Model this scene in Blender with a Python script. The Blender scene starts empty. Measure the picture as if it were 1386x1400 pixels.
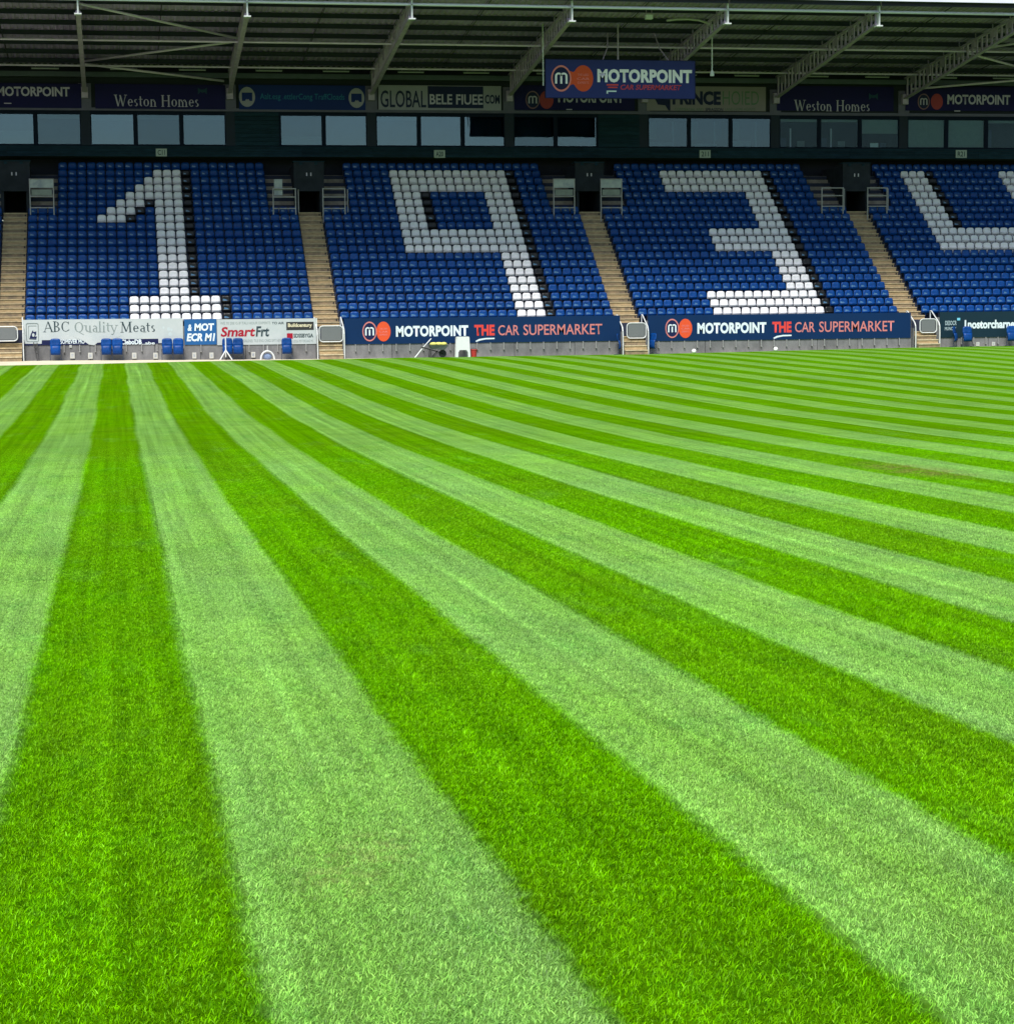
import bpy, math, random
import numpy as np
from mathutils import Vector, Matrix
random.seed(7); rng = np.random.default_rng(11)
scene = bpy.context.scene
C = scene.collection
PI = math.pi

# ------------------------------------------------------------------ camera
FPX, CX, CY, CAMZ = 2847.0, 693.0, 700.0, 2.1226
yaw, pit, rol = math.radians(10.4786), math.radians(-5.4385), math.radians(-0.6184)
cF = Vector((math.sin(yaw)*math.cos(pit), math.cos(yaw)*math.cos(pit), math.sin(pit)))
cR = Vector((math.cos(yaw), -math.sin(yaw), 0)); cU = cR.cross(cF)
cR, cU = cR*math.cos(rol)+cU*math.sin(rol), cU*math.cos(rol)-cR*math.sin(rol)
cam = bpy.data.objects.new('camera', bpy.data.cameras.new('camera')); C.objects.link(cam)
M = Matrix((cR, cU, -cF)).transposed().to_4x4(); M.translation = (0, 0, CAMZ)
cam.matrix_world = M
cam.data.sensor_fit = 'VERTICAL'; cam.data.sensor_height = 24; cam.data.lens = FPX/1400*24
cam.data.clip_start = .1; cam.data.clip_end = 3000
scene.camera = cam

# ------------------------------------------------------------------ world, sun, exposure
SUN_EL, SUN_AZ = math.radians(55), math.radians(-160)   # azimuth: where the sun stands, measured from +Y clockwise
w = bpy.data.worlds.new('World'); scene.world = w; w.use_nodes = True
nt = w.node_tree; bg = nt.nodes['Background']
sky = nt.nodes.new('ShaderNodeTexSky'); sky.sky_type = 'NISHITA'; sky.sun_disc = False
sky.sun_elevation = SUN_EL; sky.sun_rotation = SUN_AZ
sky.air_density = 1.0; sky.dust_density = 1.0; sky.ozone_density = 1.0
nt.links.new(sky.outputs[0], bg.inputs[0]); bg.inputs[1].default_value = .085
sl = bpy.data.lights.new('sun', 'SUN'); sl.energy = 3.3; sl.angle = math.radians(27.0); sl.color = (1, .965, .9)
so = bpy.data.objects.new('sun', sl); C.objects.link(so)
sd = Vector((math.sin(SUN_AZ)*math.cos(SUN_EL), math.cos(SUN_AZ)*math.cos(SUN_EL), math.sin(SUN_EL)))
so.rotation_euler = sd.to_track_quat('Z', 'Y').to_euler(); so.location = (0, 0, 60)
vs = scene.view_settings; vs.view_transform = 'Standard'; vs.look = 'None'; vs.gamma = 1; vs.exposure = 0.98
scene.render.engine = 'CYCLES'

# ------------------------------------------------------------------ geometry helpers
def at(px, py, Y):
    """the point at depth Y that the photograph shows at pixel px, py -> X, Z"""
    d = cF + cR*(px-CX)/FPX - cU*(py-CY)/FPX
    t = Y/d.y
    return d.x*t, CAMZ + d.z*t
def X_(px, py, Y): return at(px, py, Y)[0]
def Z_(px, py, Y): return at(px, py, Y)[1]

def worigin(o):
    p = Vector((0, 0, 0))
    while o: p += o.location; o = o.parent
    return p
class MB:
    def __init__(s): s.v = []; s.f = []; s.m = []; s.cur = 0
    def add(s, vs, fs):
        n = len(s.v); s.v += [tuple(v) for v in vs]; s.f += [tuple(i+n for i in f) for f in fs]; s.m += [s.cur]*len(fs); return s
    def box(s, x0, x1, y0, y1, z0, z1):
        return s.add([(x0,y0,z0),(x1,y0,z0),(x1,y1,z0),(x0,y1,z0),(x0,y0,z1),(x1,y0,z1),(x1,y1,z1),(x0,y1,z1)],
                     [(0,3,2,1),(4,5,6,7),(0,1,5,4),(1,2,6,5),(2,3,7,6),(3,0,4,7)])
    def tube(s, a, b, r, n=8, r2=None):
        a, b = Vector(a), Vector(b); r2 = r if r2 is None else r2
        d = (b-a).normalized(); u = d.orthogonal().normalized(); w_ = d.cross(u)
        vs = [a+(u*math.cos(t)+w_*math.sin(t))*r for t in (2*PI*i/n for i in range(n))]
        vs += [b+(u*math.cos(t)+w_*math.sin(t))*r2 for t in (2*PI*i/n for i in range(n))]
        fs = [(i, (i+1) % n, n+(i+1) % n, n+i) for i in range(n)] + [tuple(range(n))[::-1], tuple(range(n, 2*n))]
        return s.add(vs, fs)
    def path(s, pts, r, n=8, closed=False):
        for i in range(len(pts)-(0 if closed else 1)): s.tube(pts[i], pts[(i+1) % len(pts)], r, n)
        return s
    def beam(s, a, b, wx, wz):
        """rectangular bar between a and b, wx wide along X, wz deep along Z"""
        a, b = Vector(a), Vector(b); vs = []
        for p in (a, b):
            for dx, dz in ((-1,-1),(1,-1),(1,1),(-1,1)): vs.append((p.x+dx*wx/2, p.y, p.z+dz*wz/2))
        return s.add(vs, [(0,1,2,3),(7,6,5,4),(0,4,5,1),(1,5,6,2),(2,6,7,3),(3,7,4,0)])
    def prism(s, pts, y0, y1):
        """closed outline of (x,z) points given depth from y0 (front) to y1"""
        n = len(pts)
        return s.add([(x,y0,z) for x,z in pts]+[(x,y1,z) for x,z in pts],
                     [tuple(range(n)), tuple(range(2*n-1, n-1, -1))]+[(i, n+i, n+(i+1) % n, (i+1) % n) for i in range(n)])
    def sphere(s, c, r, nu=14, nv=9):
        vs = [(c[0],c[1],c[2]+r)]
        for j in range(1, nv):
            for i in range(nu):
                a, b = PI*j/nv, 2*PI*i/nu
                vs.append((c[0]+r*math.sin(a)*math.cos(b), c[1]+r*math.sin(a)*math.sin(b), c[2]+r*math.cos(a)))
        vs.append((c[0],c[1],c[2]-r)); fs = []
        for i in range(nu): fs.append((0, 1+i, 1+(i+1) % nu))
        for j in range(nv-2):
            for i in range(nu): a = 1+j*nu; fs.append((a+i, a+nu+i, a+nu+(i+1) % nu, a+(i+1) % nu))
        a = 1+(nv-2)*nu
        for i in range(nu): fs.append((a+i, len(vs)-1, a+(i+1) % nu))
        return s.add(vs, fs)
    def mesh(s, name, mats, org=(0,0,0), smooth=False):
        me = bpy.data.meshes.new(name)
        me.from_pydata([(v[0]-org[0], v[1]-org[1], v[2]-org[2]) for v in s.v], [], s.f)
        for m in (mats if isinstance(mats, (list, tuple)) else [mats]): me.materials.append(m)
        if isinstance(mats, (list, tuple)): me.polygons.foreach_set('material_index', s.m)
        if smooth: me.polygons.foreach_set('use_smooth', [True]*len(me.polygons))
        me.update(); return me
    def build(s, name, mats, parent=None, org=None, smooth=False):
        o_ = worigin(parent) if parent else Vector(org or (0,0,0))
        o = bpy.data.objects.new(name, s.mesh(name, mats, o_, smooth)); C.objects.link(o)
        if parent: o.parent = parent
        else: o.location = o_
        return o
def tag(o, label=None, cat=None, group=None, kind=None):
    if label: o['label'] = label
    if cat: o['category'] = cat
    if group: o['group'] = group
    if kind: o['kind'] = kind
    return o
def thing(name, loc, label, cat, group=None):
    o = bpy.data.objects.new(name, None); C.objects.link(o); o.location = loc; o.empty_display_size = .2
    return tag(o, label, cat, group)
def copy_tree(o, parent=None):
    c = o.copy(); C.objects.link(c)
    if parent: c.parent = parent
    for ch in list(o.children): copy_tree(ch, c)
    return c
def linked(name, me, parent, loc=(0,0,0)):
    o = bpy.data.objects.new(name, me); C.objects.link(o); o.parent = parent; o.location = loc; return o

# ------------------------------------------------------------------ materials
def mat(name, col, rough=.6, var=.0, scale=3.0, col2=None, bump=0, bscale=40, metal=0, spec=.5, stretch=(1,1,1), objvar=0, lo=.35, hi=.65, streak=0):
    m = bpy.data.materials.new(name); m.use_nodes = True; n = m.node_tree; b = n.nodes['Principled BSDF']
    b.inputs['Base Color'].default_value = (*col, 1); b.inputs['Roughness'].default_value = rough
    b.inputs['Metallic'].default_value = metal; b.inputs['Specular IOR Level'].default_value = spec
    geo = n.nodes.new('ShaderNodeNewGeometry'); mp = n.nodes.new('ShaderNodeMapping'); mp.inputs['Scale'].default_value = stretch
    n.links.new(geo.outputs['Position'], mp.inputs[0])
    if col2 or var or objvar:
        c2 = col2 or tuple(max(0, c*(1-var)) for c in col)
        nz = n.nodes.new('ShaderNodeTexNoise'); nz.inputs['Scale'].default_value = scale; nz.inputs['Detail'].default_value = 6; nz.inputs['Roughness'].default_value = .62
        n.links.new(mp.outputs[0], nz.inputs['Vector'])
        r = n.nodes.new('ShaderNodeMapRange'); r.inputs['From Min'].default_value = lo; r.inputs['From Max'].default_value = hi
        n.links.new(nz.outputs[0], r.inputs[0])
        mx = n.nodes.new('ShaderNodeMix'); mx.data_type = 'RGBA'; mx.inputs['A'].default_value = (*col, 1); mx.inputs['B'].default_value = (*c2, 1)
        n.links.new(r.outputs[0], mx.inputs['Factor']); out = mx.outputs['Result']
        if objvar:
            oi = n.nodes.new('ShaderNodeObjectInfo'); r2 = n.nodes.new('ShaderNodeMapRange')
            r2.inputs['To Min'].default_value = 1-objvar; r2.inputs['To Max'].default_value = 1+objvar
            n.links.new(oi.outputs['Random'], r2.inputs[0])
            vm = n.nodes.new('ShaderNodeVectorMath'); vm.operation = 'SCALE'
            n.links.new(out, vm.inputs[0]); n.links.new(r2.outputs[0], vm.inputs['Scale']); out = vm.outputs[0]
        n.links.new(out, b.inputs['Base Color'])
    if bump:
        nz = n.nodes.new('ShaderNodeTexNoise'); nz.inputs['Scale'].default_value = bscale; nz.inputs['Detail'].default_value = 4
        n.links.new(geo.outputs['Position'], nz.inputs['Vector'])
        bp = n.nodes.new('ShaderNodeBump'); bp.inputs['Strength'].default_value = bump; bp.inputs['Distance'].default_value = .02
        n.links.new(nz.outputs[0], bp.inputs['Height']); n.links.new(bp.outputs[0], b.inputs['Normal'])
    return m
blue = mat('blue_plastic', (.0001,.043,.205), .42, .35, 9, objvar=.16, spec=.2)
white = mat('white_plastic', (.69,.68,.71), .4, col2=(.60,.59,.62), scale=7, objvar=.04)
black = mat('black_plastic', (.004,.0045,.006), .4, .3, 7, objvar=.1, spec=.3)
plate = mat('pale_numberless_glint', (.05,.145,.27), .3, col2=(.14,.25,.38), scale=30, lo=.5, hi=.68)  # painted glint colour for the blue and black seat backs
bracket = mat('dark_bracket_steel', (.012,.02,.045), .6)
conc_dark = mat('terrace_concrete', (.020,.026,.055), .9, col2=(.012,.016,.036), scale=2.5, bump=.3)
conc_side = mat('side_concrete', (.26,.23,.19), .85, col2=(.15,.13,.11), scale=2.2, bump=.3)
stepm = mat('tan_step_concrete', (.42,.30,.155), .8, col2=(.27,.195,.10), scale=3.2, bump=.25, stretch=(1,1,3), objvar=.07)
stepn = mat('pale_step_edge', (.47,.36,.20), .75, col2=(.27,.22,.14), scale=5)
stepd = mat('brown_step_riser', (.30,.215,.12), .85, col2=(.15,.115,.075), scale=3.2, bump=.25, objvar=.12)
nosing = mat('pale_bottom_nosing', (.52,.44,.29), .7, col2=(.34,.28,.17), scale=6)  # paler edge colour for the lowest steps
wallc = mat('grey_wall_concrete', (.16,.16,.165), .85, col2=(.095,.095,.10), scale=1.6, bump=.35, objvar=.08, stretch=(1,1,.6))
wallj = mat('dark_joint', (.03,.03,.03), .9)
apronm = mat('pale_concrete_path', (.60,.54,.41), .85, col2=(.50,.44,.33), scale=1.2, bump=.2)
cladm = mat('dark_green_cladding', (.010,.030,.050), .8, spec=.15, col2=(.005,.018,.030), scale=1.5, objvar=.22, stretch=(1,1,4))
framem = mat('grey_fascia_metal', (.085,.075,.13), .6, .2, 1.5)
hookm = mat('grey_hook_steel', (.22,.22,.22), .5)
steel = mat('galvanised_steel', (.38,.30,.43), .55, col2=(.28,.22,.32), scale=3)
tubem = mat('pale_painted_tube', (.58,.48,.66), .45, .15, 2)
sheetm = mat('corrugated_roof_sheet', (.37,.27,.52), .65, col2=(.26,.19,.37), scale=1.3, objvar=.12, stretch=(1,1,1))
purlm = mat('green_purlin_steel', (.010,.015,.040), .6, .3, 2)
gutterm = mat('pale_gutter_metal', (.60,.60,.72), .4, .1, 1)
wsteel = mat('white_handrail_paint', (.58,.60,.60), .4, .15, 5)
meshm = mat('grey_gate_panel', (.12,.13,.135), .55, .15, 30)
winframe = mat('dark_window_frame', (.006,.010,.024), .8, spec=.1)
pillarm = mat('window_pillar_cladding', (.004,.010,.028), .8, .2, 2)
dark = mat('dark_interior', (.006,.009,.016), .9)
interior = mat('box_interior_wall', (.02,.04,.045), .9, .3, .8)
blindm = mat('grey_green_roller_blind', (.15,.17,.17), .8, .1, 4)
paleblind = mat('pale_blue_blind', (.028,.052,.095), .8, .5, .7)
lampm = mat('unlit_lamp_diffuser', (.42,.38,.47), .5)
whitepaint = mat('white_paint', (.60,.62,.62), .4, .06, 8)
ballm = mat('white_ball_leather', (.85,.85,.83), .35)
blackm = mat('black_rubber', (.012,.012,.013), .6)
barrowm = mat('grey_barrow_metal', (.13,.14,.15), .5, .3, 10)
yellowm = mat('yellow_sacks', (.62,.60,.14), .7, .3, 12)
redm = mat('red_plastic', (.42,.03,.03), .45, .2, 8)
blueobj = mat('blue_grey_cloth', (.16,.22,.36), .7, .3, 14)
greypanel = mat('grey_lintel_panel', (.020,.024,.034), .8, spec=.2, col2=(.011,.014,.021), scale=1.5)
bsteel = mat('grey_barrier_steel', (.34,.32,.33), .55, .2, 3)
palepanel = mat('pale_barrier_panel', (.36,.38,.38), .6, col2=(.22,.24,.28), scale=3)
dimpanel = mat('grey_barrier_panel', (.20,.22,.20), .6, .25, 3)
sock = mat('white_socket_plastic', (.42,.42,.39), .5, .1, 30)
def flat(name, c, rough=.55): return mat(name, c, rough, .08, 1.2, spec=.15)
navy = flat('navy_board_print', (.0015,.019,.072)); navyd = flat('dark_navy_sign', (.004,.003,.055)); hangn = flat('hanging_sign_navy', (.022,.030,.150))
orange = flat('orange_red_print', (.60,.075,.025)); red = flat('red_print', (.62,.06,.06)); pinkred = flat('salmon_print', (.68,.20,.19))
pwhite = flat('white_print', (.58,.66,.70)); pgrey = flat('silver_print', (.42,.37,.50)); hwhite = flat('hanging_sign_white', (.80,.76,.84)); pink = flat('pink_outline_print', (.50,.17,.16))
boardw = mat('white_board_print', (.40,.43,.44), .45, col2=(.355,.395,.41), scale=1.5); ink = flat('dark_ink', (.03,.05,.06)); ink2 = flat('grey_ink', (.18,.22,.22)); navyink = flat('navy_ink', (.008,.012,.055))
motblue = flat('mid_blue_print', (.015,.09,.25)); crimson = flat('crimson_print', (.30,.01,.025)); tealboard = flat('dark_teal_board', (.006,.022,.035))
tealprint = flat('teal_print', (.015,.14,.24)); badge = flat('pale_badge_print', (.27,.25,.31)); fblue = flat('royal_blue_sign', (.003,.017,.120)); fgrey = flat('silver_sign', (.26,.24,.31)); fgreen = flat('pale_green_sign', (.22,.18,.21)); faint = flat('faint_green_print', (.09,.15,.11)); creamp = flat('cream_print', (.6,.55,.38)); skyp = flat('light_blue_print', (.15,.45,.60))

# reflective office glass
def glassm(name, refl, tint):
    m = bpy.data.materials.new(name); m.use_nodes = True; n = m.node_tree
    for x in list(n.nodes): n.nodes.remove(x)
    out = n.nodes.new('ShaderNodeOutputMaterial'); g = n.nodes.new('ShaderNodeBsdfGlossy'); t = n.nodes.new('ShaderNodeBsdfTransparent'); mx = n.nodes.new('ShaderNodeMixShader')
    g.inputs['Roughness'].default_value = .02; g.inputs['Color'].default_value = (.62,.86,1,1); t.inputs['Color'].default_value = (*tint, 1)
    nz = n.nodes.new('ShaderNodeTexNoise'); nz.inputs['Scale'].default_value = .8
    geo = n.nodes.new('ShaderNodeNewGeometry'); n.links.new(geo.outputs['Position'], nz.inputs['Vector'])
    bp = n.nodes.new('ShaderNodeBump'); bp.inputs['Strength'].default_value = .10; bp.inputs['Distance'].default_value = .02
    n.links.new(nz.outputs[0], bp.inputs['Height']); n.links.new(bp.outputs[0], g.inputs['Normal'])
    mx.inputs[0].default_value = refl; n.links.new(t.outputs[0], mx.inputs[1]); n.links.new(g.outputs[0], mx.inputs[2]); n.links.new(mx.outputs[0], out.inputs[0])
    return m
glassA = glassm('mirrored_window_glass', .072, (.5,.62,.66)); glassC = glassm('dim_window_glass', .058, (.5,.62,.66)); glassD = glassm('bright_window_glass', .086, (.5,.62,.66))
glassB = glassm('clear_window_glass', .014, (.75,.85,.86))

# ------------------------------------------------------------------ terrain and mowing stripes
PY = np.array([-60, 0, 6, 8.5, 10, 12.5, 14, 17, 20, 24, 30, 40, 52, 62, 76, 92, 100, 150.]); PZ = np.array([0, 0, .0, -.03, -.07, -.12, -.145, -.19, -.235, -.29, -.35, -.43, -.45, -.38, -.22, -.04, 0, 0.])
_yy = np.linspace(-60, 150, 2101); _zz = np.interp(_yy, PY, PZ); _k = np.exp(-np.linspace(-3, 3, 61)**2/2); _k /= _k.sum(); _zz = np.convolve(np.pad(_zz, 30, mode='edge'), _k, 'valid')
def sstep(x): x = np.clip(x, 0, 1); return x*x*(3-2*x)
def ground_z(x, y):
    x, y = np.asarray(x, float), np.asarray(y, float)
    z = np.interp(y, _yy, _zz) * (1-sstep((np.abs(x-14)-38)/25))
    far = sstep((y-72)/28)
    return z + far*.15*sstep((x-24)/20) + sstep((y-98.8)/4)*.11*np.clip((9-x)/12, 0, 1)
STR0, STRP = .40, 1.98
def stripes(m, blades):
    n = m.node_tree; L = n.links.new
    for x in list(n.nodes): n.nodes.remove(x)
    def N(t, **k):
        o = n.nodes.new(t)
        for a, v in k.items(): setattr(o, a, v)
        return o
    def math_(op, a, b=None, c=None):
        o = N('ShaderNodeMath', operation=op)
        for i, q in enumerate((a, b, c)):
            if q is None: continue
            if isinstance(q, (int, float)): o.inputs[i].default_value = q
            else: L(q, o.inputs[i])
        return o.outputs[0]
    def noise(vec, sc, det=3, rough=.5):
        o = N('ShaderNodeTexNoise'); o.inputs['Scale'].default_value = sc; o.inputs['Detail'].default_value = det; o.inputs['Roughness'].default_value = rough; L(vec, o.inputs['Vector']); return o.outputs[0]
    def ramp(f, a, b, lo=0., hi=1., smooth=True):
        o = N('ShaderNodeMapRange', interpolation_type='SMOOTHSTEP' if smooth else 'LINEAR')
        for i, v in zip((1, 2, 3, 4), (a, b, lo, hi)): o.inputs[i].default_value = v
        L(f, o.inputs[0]); return o.outputs[0]
    def scaled(vec, s):
        o = N('ShaderNodeMapping'); o.inputs['Scale'].default_value = s; L(vec, o.inputs[0]); return o.outputs[0]
    def mixc(f, a, b):
        o = N('ShaderNodeMix', data_type='RGBA')
        if isinstance(f, float): o.inputs['Factor'].default_value = f
        else: L(f, o.inputs['Factor'])
        for nm, q in (('A', a), ('B', b)):
            if isinstance(q, tuple): o.inputs[nm].default_value = (*q, 1)
            else: L(q, o.inputs[nm])
        return o.outputs['Result']
    geo = N('ShaderNodeNewGeometry'); P = geo.outputs['Position']; sp = N('ShaderNodeSeparateXYZ'); L(P, sp.inputs[0])
    wob = math_('MULTIPLY', math_('SUBTRACT', noise(scaled(P, (.35, .10, 0)), 1, 3), .5), .24)
    edge = math_('MULTIPLY', math_('SUBTRACT', noise(P, 9, 4, .7), .5), .16)
    u = math_('DIVIDE', math_('ADD', math_('ADD', math_('SUBTRACT', math_('ADD', sp.outputs[0], math_('MULTIPLY', sp.outputs[1], .0013)), STR0+.008-100*STRP), wob), edge), STRP)
    fr = math_('FRACT', u)                                  # 0..0.5 light, 0.5..1 dark
    tri = math_('ABSOLUTE', math_('SUBTRACT', fr, .25)); tri = math_('MINIMUM', tri, math_('SUBTRACT', 1.0, tri))
    light = ramp(math_('ADD', tri, math_('MULTIPLY', math_('SUBTRACT', noise(scaled(P, (9, 3, 0)), 1, 4, .7), .5), .05)), .280, .220)
    light = math_('ADD', math_('MULTIPLY', light, ramp(noise(scaled(P, (1.6, .22, 0)), 1, 4, .6), .35, .6, .80, 1.0)), math_('MULTIPLY', math_('SUBTRACT', 1.0, light), ramp(noise(scaled(P, (1.3, .35, 0)), 1.0, 4, .65), .55, .72, 0, .16)))
    # overlap line of the two mower passes inside a light stripe
    lane = noise(scaled(P, (.5, .03, 0)), 1, 2)
    ln = math_('ABSOLUTE', math_('SUBTRACT', math_('ADD', fr, math_('MULTIPLY', math_('SUBTRACT', lane, .5), .10)), .245))
    line = math_('MULTIPLY', ramp(ln, .035, .004), ramp(noise(scaled(P, (.6, .09, 0)), 1.0, 3), .42, .62))
    eline = math_('MULTIPLY', ramp(math_('ABSOLUTE', math_('SUBTRACT', fr, .03)), .05, .0), .5)
    broad = noise(scaled(P, (.45, .16, 0)), 1, 4, .6); mid = noise(scaled(P, (2.2, .9, 0)), 1, 4, .6); fine = noise(scaled(P, (26, 11, 0)), 1, 4, .7)
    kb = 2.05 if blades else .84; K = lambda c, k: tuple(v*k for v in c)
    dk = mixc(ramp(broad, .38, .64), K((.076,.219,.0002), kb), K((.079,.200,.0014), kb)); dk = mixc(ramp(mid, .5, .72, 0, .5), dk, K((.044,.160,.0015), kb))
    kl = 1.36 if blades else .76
    lt = mixc(ramp(broad, .36, .64), K((.170,.350,.052), kl), K((.150,.314,.060), kl)); lt = mixc(ramp(mid, .5, .74, 0, .6), lt, K((.100,.275,.040), kl))
    lt = mixc(math_('MULTIPLY', math_('MAXIMUM', line, eline), .65), lt, K((.22,.46,.085), kl))
    col = mixc(light, dk, lt)  # stripe tones paint in the sheen of blades leaning opposite ways
    strk = noise(scaled(P, (7, .06, 0)), 1, 3, .6); strk2 = noise(scaled(P, (.9, .9, 0)), 1, 4, .65)
    vs_ = N('ShaderNodeVectorMath', operation='SCALE'); L(col, vs_.inputs[0]); L(math_('MULTIPLY', ramp(strk, .32, .68, .80, 1.18, False), ramp(strk2, .3, .7, .88, 1.12, False)), vs_.inputs['Scale']); col = vs_.outputs[0]
    # a worn brown patch on the right and a few stray scuffs
    vd = N('ShaderNodeVectorMath', operation='SUBTRACT'); L(P, vd.inputs[0]); vd.inputs[1].default_value = (12.0, 30.4, -.35)
    ln2 = N('ShaderNodeVectorMath', operation='LENGTH'); L(scaled(vd.outputs[0], (1.2, .36, 0)), ln2.inputs[0])
    patch = math_('MULTIPLY', ramp(ln2.outputs['Value'], 1.0, .25), ramp(noise(scaled(P, (1.1, 1.6, 0)), 2.4, 4, .7), .38, .58, 0, .85))
    col = mixc(patch, col, (.24,.245,.06))
    for qx, qy, sx_, sy_ in ((.78, 7.9, 3.2, 1.5), (1.0, 8.3, 4.0, 2.0)):
        v3 = N('ShaderNodeVectorMath', operation='SUBTRACT'); L(P, v3.inputs[0]); v3.inputs[1].default_value = (qx, qy, 0)
        l3 = N('ShaderNodeVectorMath', operation='LENGTH'); L(scaled(v3.outputs[0], (sx_, sy_, 0)), l3.inputs[0])
        col = mixc(math_('MULTIPLY', ramp(l3.outputs['Value'], 1.0, .1), ramp(noise(P, 14, 4, .7), .42, .62, 0, .45)), col, (.27,.30,.095))
    scuff = ramp(noise(P, .9, 5, .7), .66, .76, 0, .35); col = mixc(scuff, col, (.19,.22,.07))
    out = N('ShaderNodeOutputMaterial')
    if blades:
        at_ = N('ShaderNodeAttribute', attribute_name='rnd')
        clump = ramp(noise(P, 22, 3, .6), .3, .7, .72, 1.28, False); sc = math_('MULTIPLY', clump, ramp(at_.outputs['Fac'], 0, 1, .52, 1.42, False))
        vm = N('ShaderNodeVectorMath', operation='SCALE'); L(col, vm.inputs[0]); L(sc, vm.inputs['Scale']); c = vm.outputs[0]
        pale = ramp(at_.outputs['Fac'], .84, 1.0, 0, .42); c = mixc(math_('MULTIPLY', pale, ramp(light, 0, 1, .45, 1, False)), c, (.40,.56,.13))
        b = N('ShaderNodeBsdfPrincipled'); L(c, b.inputs['Base Color']); b.inputs['Roughness'].default_value = .5; L(math_('MULTIPLY', light, .32), b.inputs['Specular IOR Level'])
        t = N('ShaderNodeBsdfTranslucent'); L(c, t.inputs['Color']); mx = N('ShaderNodeMixShader'); mx.inputs[0].default_value = .30
        L(b.outputs[0], mx.inputs[1]); L(t.outputs[0], mx.inputs[2]); L(mx.outputs[0], out.inputs[0])
    else:
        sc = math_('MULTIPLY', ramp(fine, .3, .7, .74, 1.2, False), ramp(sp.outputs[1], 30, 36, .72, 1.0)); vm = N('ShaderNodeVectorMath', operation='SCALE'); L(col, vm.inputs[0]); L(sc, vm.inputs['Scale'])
        b = N('ShaderNodeBsdfPrincipled'); L(vm.outputs[0], b.inputs['Base Color']); b.inputs['Roughness'].default_value = .9; b.inputs['Specular IOR Level'].default_value = .0
        hh = noise(scaled(P, (1, .55, 1)), 38, 4, .75); bp = N('ShaderNodeBump'); bp.inputs['Strength'].default_value = .55; bp.inputs['Distance'].default_value = .03
        L(hh, bp.inputs['Height']); L(bp.outputs[0], b.inputs['Normal']); L(b.outputs[0], out.inputs[0])
    return m
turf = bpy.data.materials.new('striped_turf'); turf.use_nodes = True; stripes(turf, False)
bladem = bpy.data.materials.new('grass_blade'); bladem.use_nodes = True; stripes(bladem, True)

def sheet(name, xs, ys, zoff, m, mask=None):
    XX, YY = np.meshgrid(xs, ys); ZZ = ground_z(XX, YY)+zoff
    nx, ny = len(xs), len(ys)
    vs = np.stack([XX, YY, ZZ], -1).reshape(-1, 3)
    fs = [(j*nx+i, j*nx+i+1, (j+1)*nx+i+1, (j+1)*nx+i) for j in range(ny-1) for i in range(nx-1)]
    me = bpy.data.meshes.new(name); me.from_pydata(vs.tolist(), [], fs); me.materials.append(m)
    me.polygons.foreach_set('use_smooth', [True]*len(fs)); o = bpy.data.objects.new(name, me); C.objects.link(o); return o
groundm = mat('grey_tarmac', (.06,.06,.06), .9, .3, .8, bump=.3)
xs = np.concatenate([[-1500,-400,-120], np.arange(-60, 100, 4.), [140, 400, 1500]]); ys = np.concatenate([[-1500,-300,-80], np.arange(-40, 104, 4.), [108, 140, 400, 1500]])
tag(sheet('ground', xs, ys, -.06, groundm), kind='structure')
# the grass ends along a line that runs slightly off the stand at the left
GEX = np.array([-45, -6, -1.4, 2.6, 9.6, 14, 90.]); GEY = np.array([98.8, 98.9, 99.3, 100.3, 101.9, 103.1, 103.31])
def grass_edge(x): return np.interp(x, GEX, GEY)
xs = np.concatenate([np.arange(-45, -8, 2.), np.arange(-8, 60, .5), np.arange(60, 91, 2.)]); tt = np.concatenate([np.linspace(0, .93, 140), np.linspace(.94, 1, 12)])
XX, TT = np.meshgrid(xs, tt); YY = -6+TT*(grass_edge(XX)+6); ZZ = ground_z(XX, YY)
nx, ny = len(xs), len(tt)
me = bpy.data.meshes.new('pitch'); me.from_pydata(np.stack([XX, YY, ZZ], -1).reshape(-1, 3).tolist(), [], [(j*nx+i, j*nx+i+1, (j+1)*nx+i+1, (j+1)*nx+i) for j in range(ny-1) for i in range(nx-1)])
me.materials.append(turf); me.polygons.foreach_set('use_smooth', [True]*len(me.polygons)); po = bpy.data.objects.new('pitch', me); C.objects.link(po); tag(po, kind='structure')
xs = np.arange(-45, 90.1, 1.5); tag(sheet('perimeter_path', xs, np.array([97.5, 98.5, 99.5, 100.5, 101.5, 102.5, 103.6]), -.008, apronm), kind='structure')

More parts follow.
